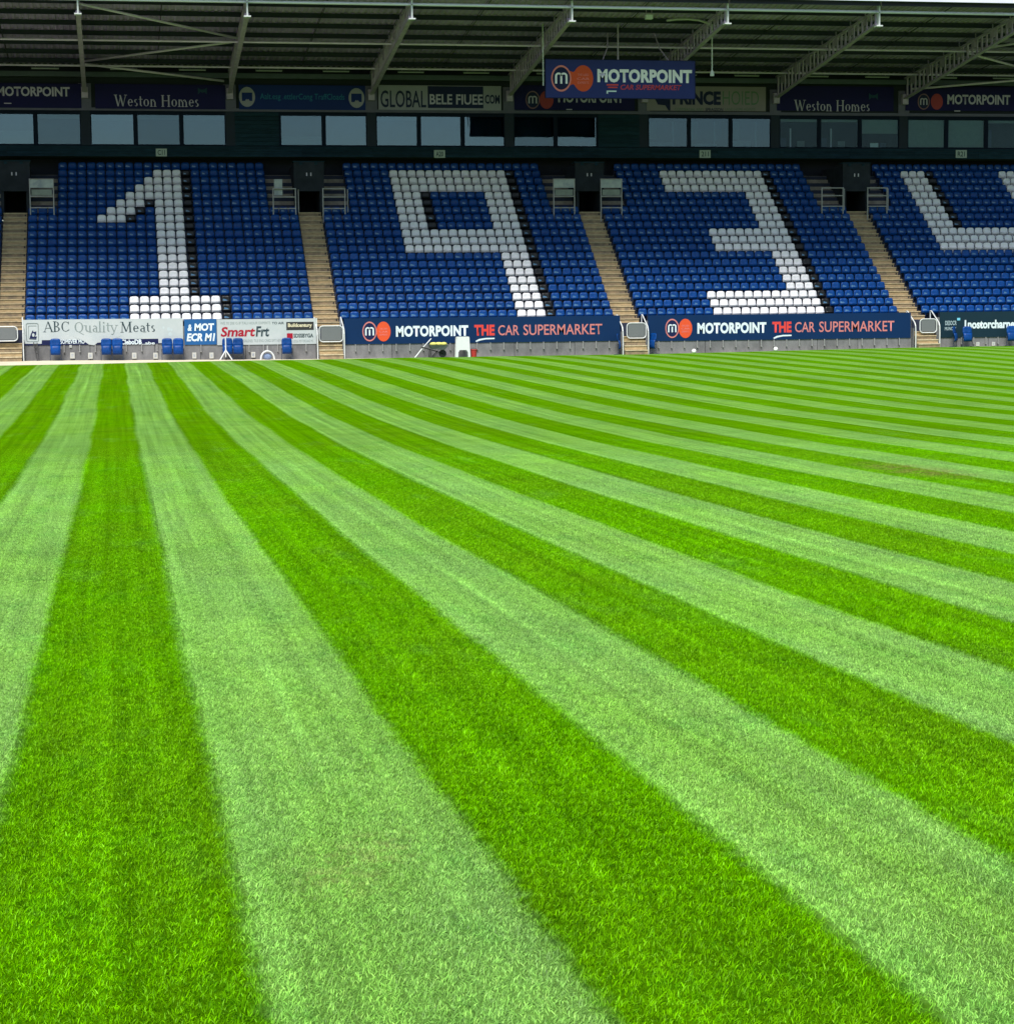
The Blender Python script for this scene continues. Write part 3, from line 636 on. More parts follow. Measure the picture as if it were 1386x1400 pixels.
# serif letters drawn stroke by stroke: L line, A arc (thick where vertical), S serif bar
def arcpts(cx, cy, rx, ry, a0, a1, n=14): return [(cx+rx*math.cos(math.radians(a0+(a1-a0)*i/n)), cy+ry*math.sin(math.radians(a0+(a1-a0)*i/n))) for i in range(n+1)]
TK, TN = .125, .05
GL = {
 'A': (.80, [('L',.08,0,.40,1,TN),('L',.40,1,.72,0,TK),('L',.20,.36,.62,.36,TN),('S',.08,0),('S',.72,0)]),
 'B': (.66, [('L',.16,0,.16,1,TK),('A',.26,.745,.26,.245,-90,90),('A',.26,.26,.32,.25,-90,90),('L',.16,.98,.28,.98,TN),('L',.16,.505,.28,.505,TN),('L',.16,.02,.28,.02,TN),('S',.14,0),('S',.14,1)]),
 'C': (.74, [('A',.42,.5,.36,.49,48,312),('L',.66,.72,.68,.98,TN),('L',.66,.1,.70,.24,TN)]),
 'Q': (.86, [('A',.42,.5,.36,.49,0,360),('L',.42,.02,.80,-.26,TN*1.7)]),
 'M': (1.0, [('L',.16,0,.20,1,TN),('L',.20,1,.50,.06,TK),('L',.50,.06,.80,1,TN),('L',.82,0,.80,1,TK),('S',.16,0),('S',.82,0),('S',.16,1),('S',.84,1)]),
 'W': (1.1, [('L',.10,1,.32,0,TK),('L',.32,0,.54,.92,TN),('L',.50,1,.74,0,TK),('L',.74,0,.98,1,TN),('S',.10,1),('S',.98,1)]),
 'H': (.88, [('L',.18,0,.18,1,TK),('L',.70,0,.70,1,TK),('L',.18,.52,.70,.52,TN),('S',.18,0),('S',.18,1),('S',.70,0),('S',.70,1)]),
 'u': (.60, [('L',.14,.64,.14,.2,TK*.85),('A',.29,.2,.15,.18,180,320),('L',.46,.64,.46,0,TK*.85),('S',.08,.64),('S',.50,.0)]),
 'a': (.52, [('A',.26,.47,.16,.17,20,150),('L',.40,.5,.40,.06,TK*.85),('A',.24,.19,.16,.18,60,300),('L',.40,.36,.22,.36,TN),('S',.44,0)]),
 'l': (.32, [('L',.16,0,.16,1.05,TK*.85),('S',.16,0)]),
 'i': (.32, [('L',.16,0,.16,.64,TK*.85),('L',.16,.84,.16,.98,TK),('S',.16,0)]),
 't': (.38, [('L',.18,.9,.18,.1,TK*.8),('L',.04,.64,.36,.64,TN),('A',.27,.12,.10,.11,180,300)]),
 'y': (.58, [('L',.08,.64,.30,0,TK*.8),('L',.52,.64,.24,-.2,TN),('A',.15,-.2,.10,.09,180,350),('S',.08,.64),('S',.52,.64)]),
 'e': (.54, [('A',.28,.33,.22,.32,0,320),('L',.08,.36,.50,.36,TN)]),
 's': (.44, [('A',.22,.48,.14,.16,40,270),('A',.22,.17,.15,.16,-140,90)]),
 'o': (.60, [('A',.30,.33,.24,.32,0,360)]),
 'n': (.62, [('L',.14,0,.14,.64,TK*.85),('A',.30,.42,.16,.21,0,150),('L',.46,.42,.46,0,TK*.85),('S',.14,0),('S',.46,0)]),
 'm': (.92, [('L',.14,0,.14,.64,TK*.85),('A',.29,.42,.15,.21,0,150),('L',.44,.42,.44,0,TK*.85),('A',.60,.42,.15,.21,0,150),('L',.75,.42,.75,0,TK*.85),('S',.14,0),('S',.44,0),('S',.75,0)]),
 ' ': (.34, [])}
def serif(s, x0, x1, z0, cap, y, m, parent, name='lettering'):
    wtot = sum(GL[c][0] for c in s); sx = (x1-x0)/wtot; b = MB(); x = x0; og = worigin(parent); lay = 0
    def quad(p, q, r_, t_):
        nonlocal lay
        b.add([(X, y-lay*.0006, Z) for X, Z in (p, q, r_, t_)], [(0, 1, 2, 3)])
    for c in s:
        adv, st = GL[c]; T_ = lambda u, v: (x+u*sx, z0+v*cap)
        for q in st:
            lay = (lay+1) % 6
            if q[0] == 'L':
                _, a0, b0, a1, b1, wd = q
                if abs(b1-b0) < .02: quad(T_(a0, b0-wd/2), T_(a1, b1-wd/2), T_(a1, b1+wd/2), T_(a0, b0+wd/2))
                else: quad(T_(a0-wd/2, b0), T_(a0+wd/2, b0), T_(a1+wd/2, b1), T_(a1-wd/2, b1))
            elif q[0] == 'S': quad(T_(q[1]-.13, q[2]-.02), T_(q[1]+.13, q[2]-.02), T_(q[1]+.13, q[2]+.025), T_(q[1]-.13, q[2]+.025))
            else:
                _, cx, cy, rx, ry, a0, a1 = q; N_ = 14; out, inn = [], []
                for i in range(N_+1):
                    a = math.radians(a0+(a1-a0)*i/N_); th = TN+(TK-TN)*abs(math.cos(a))**1.5; out.append((cx+rx*math.cos(a), cy+ry*math.sin(a))); inn.append((cx+(rx-th)*math.cos(a), cy+(ry-TN*1.0)*math.sin(a)))
                b.add([(T_(*p)[0], y-lay*.0006, T_(*p)[1]) for p in out+inn], [(i, i+1, N_+2+i, N_+1+i) for i in range(N_)])
        x += adv*sx
    return b.build(name, m, parent)
def disc(cx, cz, rx, rz, y0, y1, m, parent, name, hole=0., n=36):
    b = MB()
    if hole:
        vs = []
        for y in (y0, y1):
            for f in (1, hole): vs += [(cx+rx*f*math.cos(2*PI*i/n), y, cz+rz*f*math.sin(2*PI*i/n)) for i in range(n)]
        fs = []
        for i in range(n):
            j = (i+1) % n; fs += [(i, j, n+j, n+i), (2*n+j, 2*n+i, 3*n+i, 3*n+j), (j, i, 2*n+i, 2*n+j), (n+i, n+j, 3*n+j, 3*n+i)]
        b.add(vs, fs)
    else: b.prism([(cx+rx*math.cos(2*PI*i/n), cz+rz*math.sin(2*PI*i/n)) for i in range(n)][::-1], y0, y1)
    return b.build(name, m, parent)

def logo(px1, px2, py, rx, ry, Y, parent, mo, mr, mm, inner, txt=True):
    """round m badge joined to a solid roundel"""
    s = Y/FPX/.979
    for px in (px2, px1):
        c = at(px, py, Y); a = rx*s; b = ry*s
        if px == px2: disc(c[0], c[1], a, b, Y-.012, Y-.003, mo, parent, 'roundel')
        else:
            disc(c[0], c[1], a, b, Y-.020, Y-.004, mr, parent, 'ring', hole=.86); disc(c[0], c[1], a*.87, b*.87, Y-.017, Y-.0035, inner, parent, 'badge')
            t_ = MB(); w_ = a*.62; h_ = b*.40; st = a*.20; y0, y1 = Y-.026, Y-.018                      # the letter m
            for q in (-w_+st/2, 0, w_-st/2): t_.box(c[0]+q-st/2, c[0]+q+st/2, y0, y1, c[1]-h_, c[1]+h_*.45)
            for q in (-w_/2+st*.25, w_/2-st*.25):
                pts = [(c[0]+q+(w_/2+st*.25)*math.cos(math.radians(a_)), c[1]+h_*.45+h_*.65*math.sin(math.radians(a_))) for a_ in range(0, 181, 20)]
                pin = [(c[0]+q+(w_/2+st*.25-st)*math.cos(math.radians(a_)), c[1]+h_*.45+(h_*.65-st*.9)*math.sin(math.radians(a_))) for a_ in range(180, -1, -20)]
                n_ = len(pts); allp = pts+pin; fs = [(i, i+1, 2*n_-2-i, 2*n_-1-i) for i in range(n_-1)]
                t_.add([(u, y0-.002, v) for u, v in allp], fs)
            t_.build('letter_m', mm, parent)
    if txt:
        c = at(px2, py, Y); a = rx*s
        for q, (sx_, lab) in enumerate(((.55, 'THE USED'), (.62, 'CAR'), (.55, 'EXPERTS'))):
            lettering(lab, c[0]-a*sx_, c[0]+a*sx_, c[1]+ry*s*(.18-.30*q), c[1]+ry*s*(.36-.30*q), Y-.018, pinkred, parent, name='small_lettering')

def board(name, px0, px1, pyt, pyb, Y, thick, m, label, cat, group=None):
    pc = (px0+px1)/2; x0 = X_(px0, (pyt+pyb)/2, Y); x1 = X_(px1, (pyt+pyb)/2, Y); zt = Z_(pc, pyt, Y); zb = Z_(pc, pyb, Y)
    e = thing(name, ((x0+x1)/2, Y, zb), label, cat, group); b = MB(); b.box(x0, x1, Y, Y+thick, zb, zt); b.build('panel', m, e); e['_x'] = 0; del e['_x']
    return e, x0, x1, zb, zt
def hooks(e, k, zb, x0, x1, step=.68, off=.35):
    x = x0+off; proto_ = None; m_ = MB(); m_.box(-.022, .022, -.07, 0, -.30, 0); m_.box(-.03, .03, -.10, 0, -.36, -.30); me_ = m_.mesh('bracket', hookm)
    og = worigin(e)
    while x < x1-.1:
        linked('bracket', me_, e, (x-og.x, YB-.005-og.y, zb-og.z)); x += step

YS = YB-.035      # board faces
# block 0 plain board, off the left edge
e, x0, x1, zb, zt = board('advertising_board', -440, -8, 440, 473, YS, .03, navy, 'plain navy front board left of the leftmost stairs', 'board')
# white boards under the numeral one
e, x0, x1, zb, zt = board('advertising_board', 31.6, 250.5, 436.2, 464, YS, .03, boardw, 'white ABC Quality Meats advertising board under the left half of numeral one block', 'board')
lab_ = 'ABC Quality Meats'
a = at(60, 453.6, YS-.008); b = at(214, 453.6, YS-.008); cap = 13.6/27.6
serif('ABC ', X_(60, 453, YS), X_(101, 453, YS), Z_(80, 453.6, YS), cap, YS-.006, ink, e); serif('Quality', X_(101.5, 453, YS), X_(161, 453, YS), Z_(130, 454, YS), cap, YS-.006, ink2, e); serif('Meats', X_(164.5, 453, YS), X_(213.5, 453, YS), Z_(190, 454, YS), cap, YS-.006, ink, e)
# navy lower strip with cut-off white lettering, the white sheet hanging over it in the middle
def boxpx(xa, ya, xb, yb, Y, th, name, m, parent):
    p = at(xa, yb, Y); q = at(xb, ya, Y); pc = (xa+xb)/2; b_ = MB(); b_.box(p[0], q[0], Y, Y+th, Z_(pc, yb, Y), Z_(pc, ya, Y)); return b_.build(name, m, parent)
boxpx(32, 460.2, 240, 471, YS+.004, .026, 'lower_strip', navyink, e)
lpx('SOMEVER MO', 83, 464.2, 116, 470, YS-.003, pwhite, e, bold=.02); lpx('CleboDB', 166, 464, 194, 471, YS-.003, pwhite, e, bold=.035); lpx('..abe', 195, 467, 212, 471, YS-.003, pwhite, e, bold=.02)
b_ = MB(); b_.prism([at(px, py, YS) for px, py in ((31.6, 459), (58, 459), (57.4, 470), (34, 470))][::-1], YS-.006, YS+.001); b_.build('panel', boardw, e)
b_ = MB(); b_.prism([at(px, py, YS) for px, py in ((100, 459), (166, 459), (158, 462.5), (147, 464), (141, 468), (134, 468.4), (129, 472), (122, 471), (116, 467), (110, 463.5), (104, 462))][::-1], YS-.007, YS+.001); b_.build('panel', boardw, e)
b_ = MB(); b_.prism([at(px, py, YS) for px, py in ((216.5, 459), (250.5, 459), (250.5, 470), (217, 469))][::-1], YS-.006, YS+.001); b_.build('panel', boardw, e)
# framed emblem at its left end
c0 = at(37, 467, YS); c1 = at(52.5, 442, YS); b_ = MB(); b_.path(rrect(c0[0], c1[0], c0[1], c1[1], .07, YS-.008, 3), .016, 6, closed=True); b_.path(rrect(c0[0]+.10, c1[0]-.06, c0[1]+.12, c1[1]-.12, .05, YS-.008, 3)[2:13], .010, 6); b_.build('emblem_frame', ink2, e)
b_ = MB(); b_.prism([at(px, py, YS) for px, py in ((40.5, 464), (42.5, 457), (45.3, 451.5), (46.5, 454), (50, 453), (50, 457), (48, 460), (51, 460), (50, 464.5))][::-1], YS-.012, YS-.001); b_.build('emblem', navyink, e)
disc(*at(46, 458, YS), .06, .085, YS-.016, YS-.0125, boardw, e, 'emblem_spot')
zs = Z_(140, 471, YS); hooks(e, 1, zs, X_(62, 470, YS), X_(246, 470, YS), .74, .9)
for cx_, cy_, r_ in ((224, 448, .05), (231, 450, .085), (235, 451, .05), (233, 457, .09)): disc(*at(cx_, cy_, YS), r_, r_*1.2, YS-.004, YS-.001, flat('faded_print', (.42, .48, .50)), e, 'faded_mark')
# blue square
e, x0, x1, zb, zt = board('advertising_board', 252.5, 296.3, 436.2, 471.2, YS, .03, motblue, 'mid blue MOT advertising board between the two white boards', 'board')
lpx('MOT', 266, 442, 293, 452.3, YS-.004, pwhite, e, bold=.045, shear=.08); lpx('ECR M1', 255.5, 455.6, 294.5, 466.5, YS-.004, pwhite, e, bold=.04, shear=.18); lpx('&', 257, 443.5, 262.5, 452.5, YS-.004, pwhite, e, bold=.03, shear=.2)
hooks(e, 1, zb, x0, x1, .7, .78)
# Smart board
e, x0, x1, zb, zt = board('advertising_board', 296.9, 432.5, 436, 471, YS, .03, boardw, 'white SmartFrt advertising board with red lettering at the right end of its wall', 'board')
lpx('Smart', 302, 446.8, 349, 460.3, YS-.004, crimson, e, bold=.03, shear=.16); lpx('Frt', 350, 446, 368, 460.3, YS-.004, ink, e, bold=.03, shear=.12)
lpx('WE 70 20E G IF TALI HOUR EXPERTS', 301.5, 440, 370, 443.6, YS-.004, ink2, e); lpx('TO AIR', 372, 440, 388.5, 443.4, YS-.004, ink, e, bold=.02)
lpx('GALENEL TILE ENG CARD SFIT NEW', 333, 463.8, 386, 467.6, YS-.004, ink2, e)
boxpx(391.8, 440, 429, 451.2, YS-.006, .005, 'black_plate', blackm, e); lpx('Buildcentury', 394, 442, 426.5, 448.5, YS-.010, creamp, e, bold=.03)
boxpx(392.5, 455.6, 400.5, 463, YS-.006, .005, 'red_plate', crimson, e); lpx('SDSSBYGA', 401.5, 456, 428.5, 461.6, YS-.004, ink, e, bold=.035); lpx('LOCAL MOTORS AND MG', 401, 464.5, 428.5, 468, YS-.004, ink2, e)
hooks(e, 1, zb, x0, x1, .7, 1.55)
b_ = MB(); b_.box(x1+.01, x1+.05, YS-.03, YS+.03, zb-.3, zt+.02); b_.build('end_post', wsteel, e)

def motor_board(px0, px1, pyt, pyb, dx, sc, label, yo):
    e, x0, x1, zb, zt = board('advertising_board', px0, px1, pyt, pyb, YS, .03, navy, label, 'board', 'navy Motorpoint boards')
    f = lambda v: dx+(v-475)*sc
    logo(f(505.3), f(524.3), 453.2+yo, 9.6, 13.2, YS, e, orange, pink, pwhite, navyink)
    lpx('MOTORPOINT', f(541.5), 445+yo, f(640), 460.8+yo-.8, YS-.004, pwhite, e, bold=.045, space=1.06)
    lpx('THE', f(648.5), 444.2+yo-.2, f(676), 459+yo-.2, YS-.004, flat('red_orange_the', (.58,.05,.04)), e, bold=.045)
    b_ = MB(); pts = [at(f(650), 466+yo, YS), at(f(655), 463.4+yo, YS), at(f(664), 462+yo, YS), at(f(676), 461.8+yo, YS), at(f(676), 463.6+yo, YS), at(f(664), 464+yo, YS), at(f(656), 465.6+yo, YS), at(f(651), 467.6+yo, YS)]
    b_.prism(pts[::-1], YS-.006, YS-.001); b_.build('underline', pwhite, e)
    lpx('CAR', f(681), 444.4+yo, f(709.5), 459+yo-.6, YS-.004, pink, e, bold=.008); lpx('SUPERMARKET', f(715.5), 443.6+yo-.4, f(823), 459+yo-1.4, YS-.004, pink, e, bold=.008)
    hooks(e, 2, zb, x0, x1, .68, .55); return e
motor_board(470.5, 847.5, 433.4, 468.4, 475, 1.0, 'navy MOTORPOINT THE CAR SUPERMARKET board under the numeral nine', 0)
motor_board(885.5, 1244.5, 429.3, 464.2, 889.5, .9555, 'navy MOTORPOINT THE CAR SUPERMARKET board under the numeral three', -4.2)
e, x0, x1, zb, zt = board('advertising_board', 1284, 1680, 424.5, 459, YS, .03, tealboard, 'dark teal advertising board with white lowercase lettering under the numeral four', 'board')
lpx('1nostorcharne', 1318, 437.2, 1386.5, 449, YS-.004, pwhite, e, bold=.04); lpx('DESOCR', 1291.5, 438.5, 1307, 444.6, YS-.004, flat('dim_print', (.35,.45,.48)), e, bold=.01); lpx('MUNOW', 1291, 447, 1306.5, 451.5, YS-.004, flat('dim_print', (.35,.45,.48)), e, bold=.01)
boxpx(1307.8, 434.6, 1312, 438, YS-.006, .004, 'blue_mark', skyp, e); hooks(e, 4, zb, x0, x1, .68, 1.2)

# ------------------------------------------------------------------ back wall: executive boxes, windows, fascia
TP = PITCH/2; TX = [BX0+3.0323+TP*i for i in range(-2, 8)]     # truss and column lines
zwt, zwb = 12.99, 11.32
zft, zfb = 14.62, 13.32
# cladding boards under and between the windows
def boards(x0, x1, z0, z1, n, y, seg):
    h = (z1-z0)/n; x = x0; protos = {}
    cols = max(1, round((x1-x0)/seg)); wd = (x1-x0)/cols
    key = (round(wd, 3), round(h, 3)); m_ = MB(); m_.box(-wd/2+.006, wd/2-.006, 0, .05, .012, h-.004); me_ = m_.mesh('cladding_board', cladm)
    og = worigin(stand)
    for j in range(n):
        for i in range(cols): linked('cladding_board', me_, stand, (x0+wd*(i+.5)-og.x, y+random.uniform(0, .008)-og.y, z0+h*j-og.z))
boards(XL, XR, 10.72, zwb-.03, 4, YF, 3.82)
m_ = MB(); m_.box(XL, XR, YF+.06, YF+1.9, 10.72, 10.78); m_.box(XL, XR, YF+.06, YF+.12, 10.78, zwb-.03); m_.box(XL, XR, YF+1.9, YF+2.0, rowF(20), 10.78); m_.build('box_floor', dark, stand)
m_ = MB(); m_.box(XL, XR, YF+3.8, YF+3.9, zwb, 15.2); m_.box(XL, XR, YF+.10, YF+3.8, zwb-.06, zwb-.035); m_.box(XL, XR, YF+.35, YF+3.8, zwt+.1, zwt+.15); m_.build('box_interior', interior, stand)
for x in TX[:-1]: m_ = MB(); m_.box(x-.05, x+.05, YF+.3, YF+3.79, zwb-.02, zwt+.08); m_.build('box_partition', interior, stand)
# windows: three per bay, two where a cladding strip replaces one
layout = {0: 'mmm', 1: 'mmm', 2: 'mmM', 3: '-mm', 4: 'mmp', 5: 'pp-', 6: 'rrr', 7: 'ccb', 8: 'BBl', 9: 'ccc'}
def window(xc, wd, kind):
    fr = MB(); y = YF+.03; x0, x1 = xc-wd/2, xc+wd/2; t_ = .055
    fr.box(x0, x1, y, y+.07, zwt-t_, zwt); fr.box(x0, x1, y, y+.07, zwb, zwb+t_); fr.box(x0, x0+t_, y, y+.07, zwb+t_, zwt-t_); fr.box(x1-t_, x1, y, y+.07, zwb+t_, zwt-t_)
    f = fr.build('window', winframe, stand); iy = y+.03
    m_ = MB(); m_.box(x0+t_, x1-t_, iy, iy+.012, zwb+t_, zwt-t_); m_.build('pane', random.choice((glassA, glassC, glassD, glassA)) if kind in 'mMp' else glassC if kind == 'r' else glassB, f)
    h = zwt-zwb
    def bl(a, b, za, zb_, m, nm='blind', yy=.10): q = MB(); q.box(x0+t_+(wd-2*t_)*a, x0+t_+(wd-2*t_)*b, iy+yy, iy+yy+.02, zwb+h*za, zwb+h*zb_); q.build(nm, m, f)
    if kind == 'p': bl(0, 1, .03, .97, paleblind, yy=.6)
    if kind == 'm':
        q_ = random.random(); bl(.0, 1, .03, .97, paleblind)
        if q_ < .5: bl(0, 1, random.uniform(.74, .86), .97, blindm, yy=.06)
        elif q_ < .7: bl(0, 1, .03, random.uniform(.3, .5), blindm, yy=.06)
    if kind == 'M': bl(0, 1, .80, .97, blindm, yy=.14); bl(0, 1, .03, .80, paleblind)
    if kind == 'h': bl(0, .30, .03, .97, paleblind); bl(.30, 1, .03, .55, paleblind, yy=.104); bl(.30, 1, .88, .97, blindm)
    if kind == 'd': bl(0, 1, .03, .58, paleblind); bl(0, 1, .90, .97, blindm)
    if kind == 'r': bl(0, 1, .05, .97, paleblind, yy=1.4); u_ = random.uniform(0, .3); bl(u_, u_+.6, .05, random.uniform(.16, .32), palepanel, 'reflection_bar', yy=.9); bl(.0, .25, .3, .9, blindm, 'reflection_strip', yy=.5); bl(.7, .74, .05, .9, lampm, 'post', yy=.7)  # pale shapes behind the glass imitate reflections from outside
    if kind == 'c': bl(0, 1, .88, .97, blindm); bl(.38, .42, .05, .7, lampm, 'post', .8); bl(.1, .35, .05, .4, paleblind, 'chair_back', 1.2); bl(.6, .8, .05, .28, blindm, 'cabinet', .9)
    if kind == 'b': bl(0, 1, .5, .97, blindm); bl(.32, .54, .04, .20, whitepaint, 'monitor', .5); bl(.6, .76, .04, .2, paleblind, 'monitor', .5)
    if kind == 'B': bl(0, 1, .05, .97, blindm)
    if kind == 'l': bl(0, 1, .88, .97, blindm); bl(.0, .14, .05, .65, paleblind, 'post', .2)
ww = (TP-.50-.26)/3
for i in range(len(TX)-1):
    xa = TX[i]; s = layout.get(i, 'mmm')
    for j in range(3):
        xc = xa+.25+ww/2+j*(ww+.13)
        if s[j] == '-': boards(xc-ww/2-.06, xc+ww/2+.06, zwb, zwt+.12, 8, YF+.01, 2.4)
        else:
            window(xc, ww, s[j])
        if j < 2:
            m_ = MB(); m_.box(xc+ww/2, xc+ww/2+.13, YF+.02, YF+.12, zwb, zwt); m_.build('mullion', winframe, stand)
    m_ = MB(); m_.box(xa-.25, xa+.25, YF+.005, YF+.12, zwb, zwt+.15); m_.build('pillar', pillarm, stand)
m_ = MB(); m_.box(XL, XR, YF+.01, YF+.14, zwb-.028, zwb-.002); m_.build('sill', winframe, stand)
m_ = MB(); m_.box(XL, XR, YF-.03, YF+.14, zwt+.155, zfb-.02); m_.build('fascia_rail', framem, stand)
for i in range(len(TX)-1):
    if layout.get(i, 'mmm') != 0:
        m_ = MB(); m_.box(TX[i]+.25, TX[i+1]-.25, YF+.02, YF+.12, zwt+.002, zwt+.153); m_.build('window_head', winframe, stand)
for x in TX:
    m_ = MB(); m_.box(x-.33, x+.33, YF-.02, YF+.14, zfb-.018, zft-.05); m_.build('column', framem, stand)
m_ = MB(); m_.box(XL, XR, YF+.06, YF+.16, zfb, 15.6); m_.build('upper_wall', dark, stand)
gre = mat('green_back_beam', (.05,.065,.09), .6, .25, 2)
for i in range(len(TX)-1):
    m_ = MB(); m_.box(TX[i]+.05, TX[i+1]-.05, YF-.55, YF-.35, 14.86, 15.12); m_.build('back_beam', gre, stand)
# section signs on the band under the windows
for px, txt, lab in ((221, 'C11', 'small grey section plate above the numeral one'), (601, 'A20', 'small grey section plate above the numeral nine'), (963.5, '211', 'small grey section plate above the numeral three'), (1313.5, 'R21', 'small grey section plate above the numeral four')):
    yc = 208.5 if px < 300 else 210.5
    e, *_ = board('section_sign', px-7.5, px+7.5, yc-5.3, yc+5.3, YF-.05, .03, mat('grey_plate', (.30,.34,.31), .6), lab, 'sign', 'section plates above the seat blocks')
    lpx(txt, px-5, yc-3.5, px+5, yc+3.5, YF-.056, ink, e, bold=.02)

# fascia signs
YG = YF-.06
def fsign(px0, px1, m, label, yt=117, yb=150.5):
    d = (px0+px1)/2; off = -3.2 if d < 130 else -1.5 if d < 320 else -.5 if d < 500 else 0 if d < 900 else 1.2
    e, x0, x1, zb, zt = board('fascia_sign', px0, px1, yt+off, yb+off, YG, .05, m, label, 'sign'); return e, off
yf_ = lambda v, o: v+o
e, o_ = fsign(-68, 111.5, navyd, 'dark navy fascia sign reading MOTORPOINT at the far left')
lpx('MOTORPOINT', -4, 118.5, 95.5, 131.6, YG-.004, pgrey, e, bold=.03); boxpx(6, 140.6, 16, 141.8, YG-.006, .004, 'dash', pgrey, e); logo(-47, -27, 125, 9, 11, YG, e, flat('dim_red_print', (.30,.04,.05)), pink, pgrey, navyink, txt=False)
e, o_ = fsign(130.5, 308.5, navyd, 'dark navy fascia sign reading Weston Homes above the numeral one')
serif('Weston Homes', X_(157, 145, YG), X_(273, 145, YG), Z_(215, 145.6, YG), 14.6/24.8, YG-.006, pgrey, e)
def bow(px, py, e):
    b_ = MB(); b_.prism([at(px+u, py+v, YG) for u, v in ((-6, -4), (-2.5, -1.5), (2.5, -1.5), (6, -4), (6, 5), (2.5, 1.5), (0, 3), (-2.5, 1.5), (-6, 5))][::-1], YG-.008, YG-.001); b_.build('bow_mark', flat('dark_teal_print', (.012,.045,.075)), e)
bow(277, 124, e)
e, o_ = fsign(327, 499.5, fblue, 'royal blue fascia sign with a round badge at each end')
for px, py in ((338, 132.5), (487.5, 134)):
    c = at(px, py, YG); disc(c[0], c[1], .43, .53, YG-.012, YG-.002, badge, e, 'badge'); boxpx(px-7, py-6, px+7, py+5.5, YG-.016, .003, 'badge_centre', fblue, e)
    b_ = MB(); b_.prism([at(px+u, py+v, YG) for u, v in ((-3, 6), (-1, 2.5), (0, 4), (2, 3), (4, 6))][::-1], YG-.020, YG-.0165); b_.build('badge_mark', badge, e)
lpx('Aalt.esg .ettlerCong TraffCloads', 356, 128, 471, 138.5, YG-.004, tealprint, e)
e, o_ = fsign(517.5, 685, fgrey, 'silver GLOBAL fascia sign with a dark centre strip')
lpx('GLOBAL', 520.5, 123.6, 582.5, 147, YG-.004, navyink, e, bold=.01); boxpx(585, 118, 660.5, 147.8, YG-.006, .004, 'dark_strip', navyink, e)
lpx('BELE FIUEE', 587.5, 129, 660, 143, YG-.010, pgrey, e, bold=.02); lpx('COM', 663, 129.5, 683, 142, YG-.012, navyink, e, bold=.03)
e, o_ = fsign(703, 867.5, navyd, 'dark navy MOTORPOINT fascia sign half hidden behind the hanging sign')
logo(728, 747, 136.5, 9.5, 12, YG, e, flat('dim_red_print', (.30,.04,.05)), flat('dim_outline', (.2,.1,.12)), pgrey, navyink, txt=False); lpx('MOTORPOINT', 763, 125, 852, 140.5, YG-.004, pgrey, e, bold=.03); boxpx(774, 149, 782, 150.4, YG-.006, .004, 'dash', pgrey, e)
e, o_ = fsign(884, 1046.5, fgreen, 'pale green fascia sign with bold PRINCE lettering, right of the hanging sign')
lpx('PRINCE', 919, 124.5, 985, 143.5, YG-.004, navyink, e, bold=.05); lpx('HOIED', 987.5, 124.5, 1037, 143.5, YG-.004, faint, e, bold=-.004)
lpx('COMMERCIAL AND', 922, 147.5, 961, 151.5, YG-.004, faint, e); lpx('SPRAGSON', 964, 147.5, 988, 152, YG-.004, navyink, e, bold=.02); lpx('LAND HOME AGENTS', 991, 147.5, 1032, 151.5, YG-.004, faint, e)
b_ = MB(); b_.prism([at(px, py, YG) for px, py in ((893, 131), (916, 131), (916, 151), (913.5, 151), (909, 144), (899, 143), (896, 137))][::-1], YG-.008, YG-.001); b_.build('dark_shape', navyink, e)
e, o_ = fsign(1062, 1221, navyd, 'dark navy fascia sign reading Weston Homes, right of the pale green sign')
serif('Weston Homes', X_(1085.5, 151, YG), X_(1189, 151, YG), Z_(1137, 151.8, YG), 14.4/24.2, YG-.006, pgrey, e); bow(1193.5, 131.5, e)
e, o_ = fsign(1237.5, 1402, navyd, 'dark navy MOTORPOINT fascia sign at the right edge of the photo')
logo(1262, 1280, 139, 8.8, 11, YG, e, flat('dim_red_print', (.30,.04,.05)), flat('dim_outline', (.2,.1,.12)), pgrey, navyink, txt=False); lpx('MOTORPOINT', 1294.5, 129.5, 1380.5, 143, YG-.004, pgrey, e, bold=.03); boxpx(1304, 151, 1312, 152.4, YG-.006, .004, 'dash', pgrey, e)

# ------------------------------------------------------------------ roof
RY0, RZ0, RY1, RZ1 = 97.75, 17.10, 115.6, 15.48
def rz(y): return RZ0+(RZ1-RZ0)*(y-RY0)/(RY1-RY0)
NPUR = 9; PYs = [RY0+.25+i*(17.3/(NPUR-1)) for i in range(NPUR)]
bays = list(zip(TX[:-1], TX[1:])); bays = [(XL-.3, TX[0])]+bays
bays.append((TX[-1], XR+.3))
def corrugated(wd, ln, dz):
    n = max(2, int(wd/.30)); xs_ = []; z_ = []
    for i in range(n):
        b0 = -wd/2+wd*i/n; st = wd/n
        xs_ += [b0, b0+st*.35, b0+st*.5, b0+st*.85]; z_ += [0, 0, .055, .055]
    xs_.append(wd/2); z_.append(0); k = len(xs_)
    v = [(x, 0, z) for x, z in zip(xs_, z_)]+[(x, ln, z+dz) for x, z in zip(xs_, z_)]
    return v, [(i, i+1, k+i+1, k+i) for i in range(k-1)]
cache = {}; og = worigin(stand)
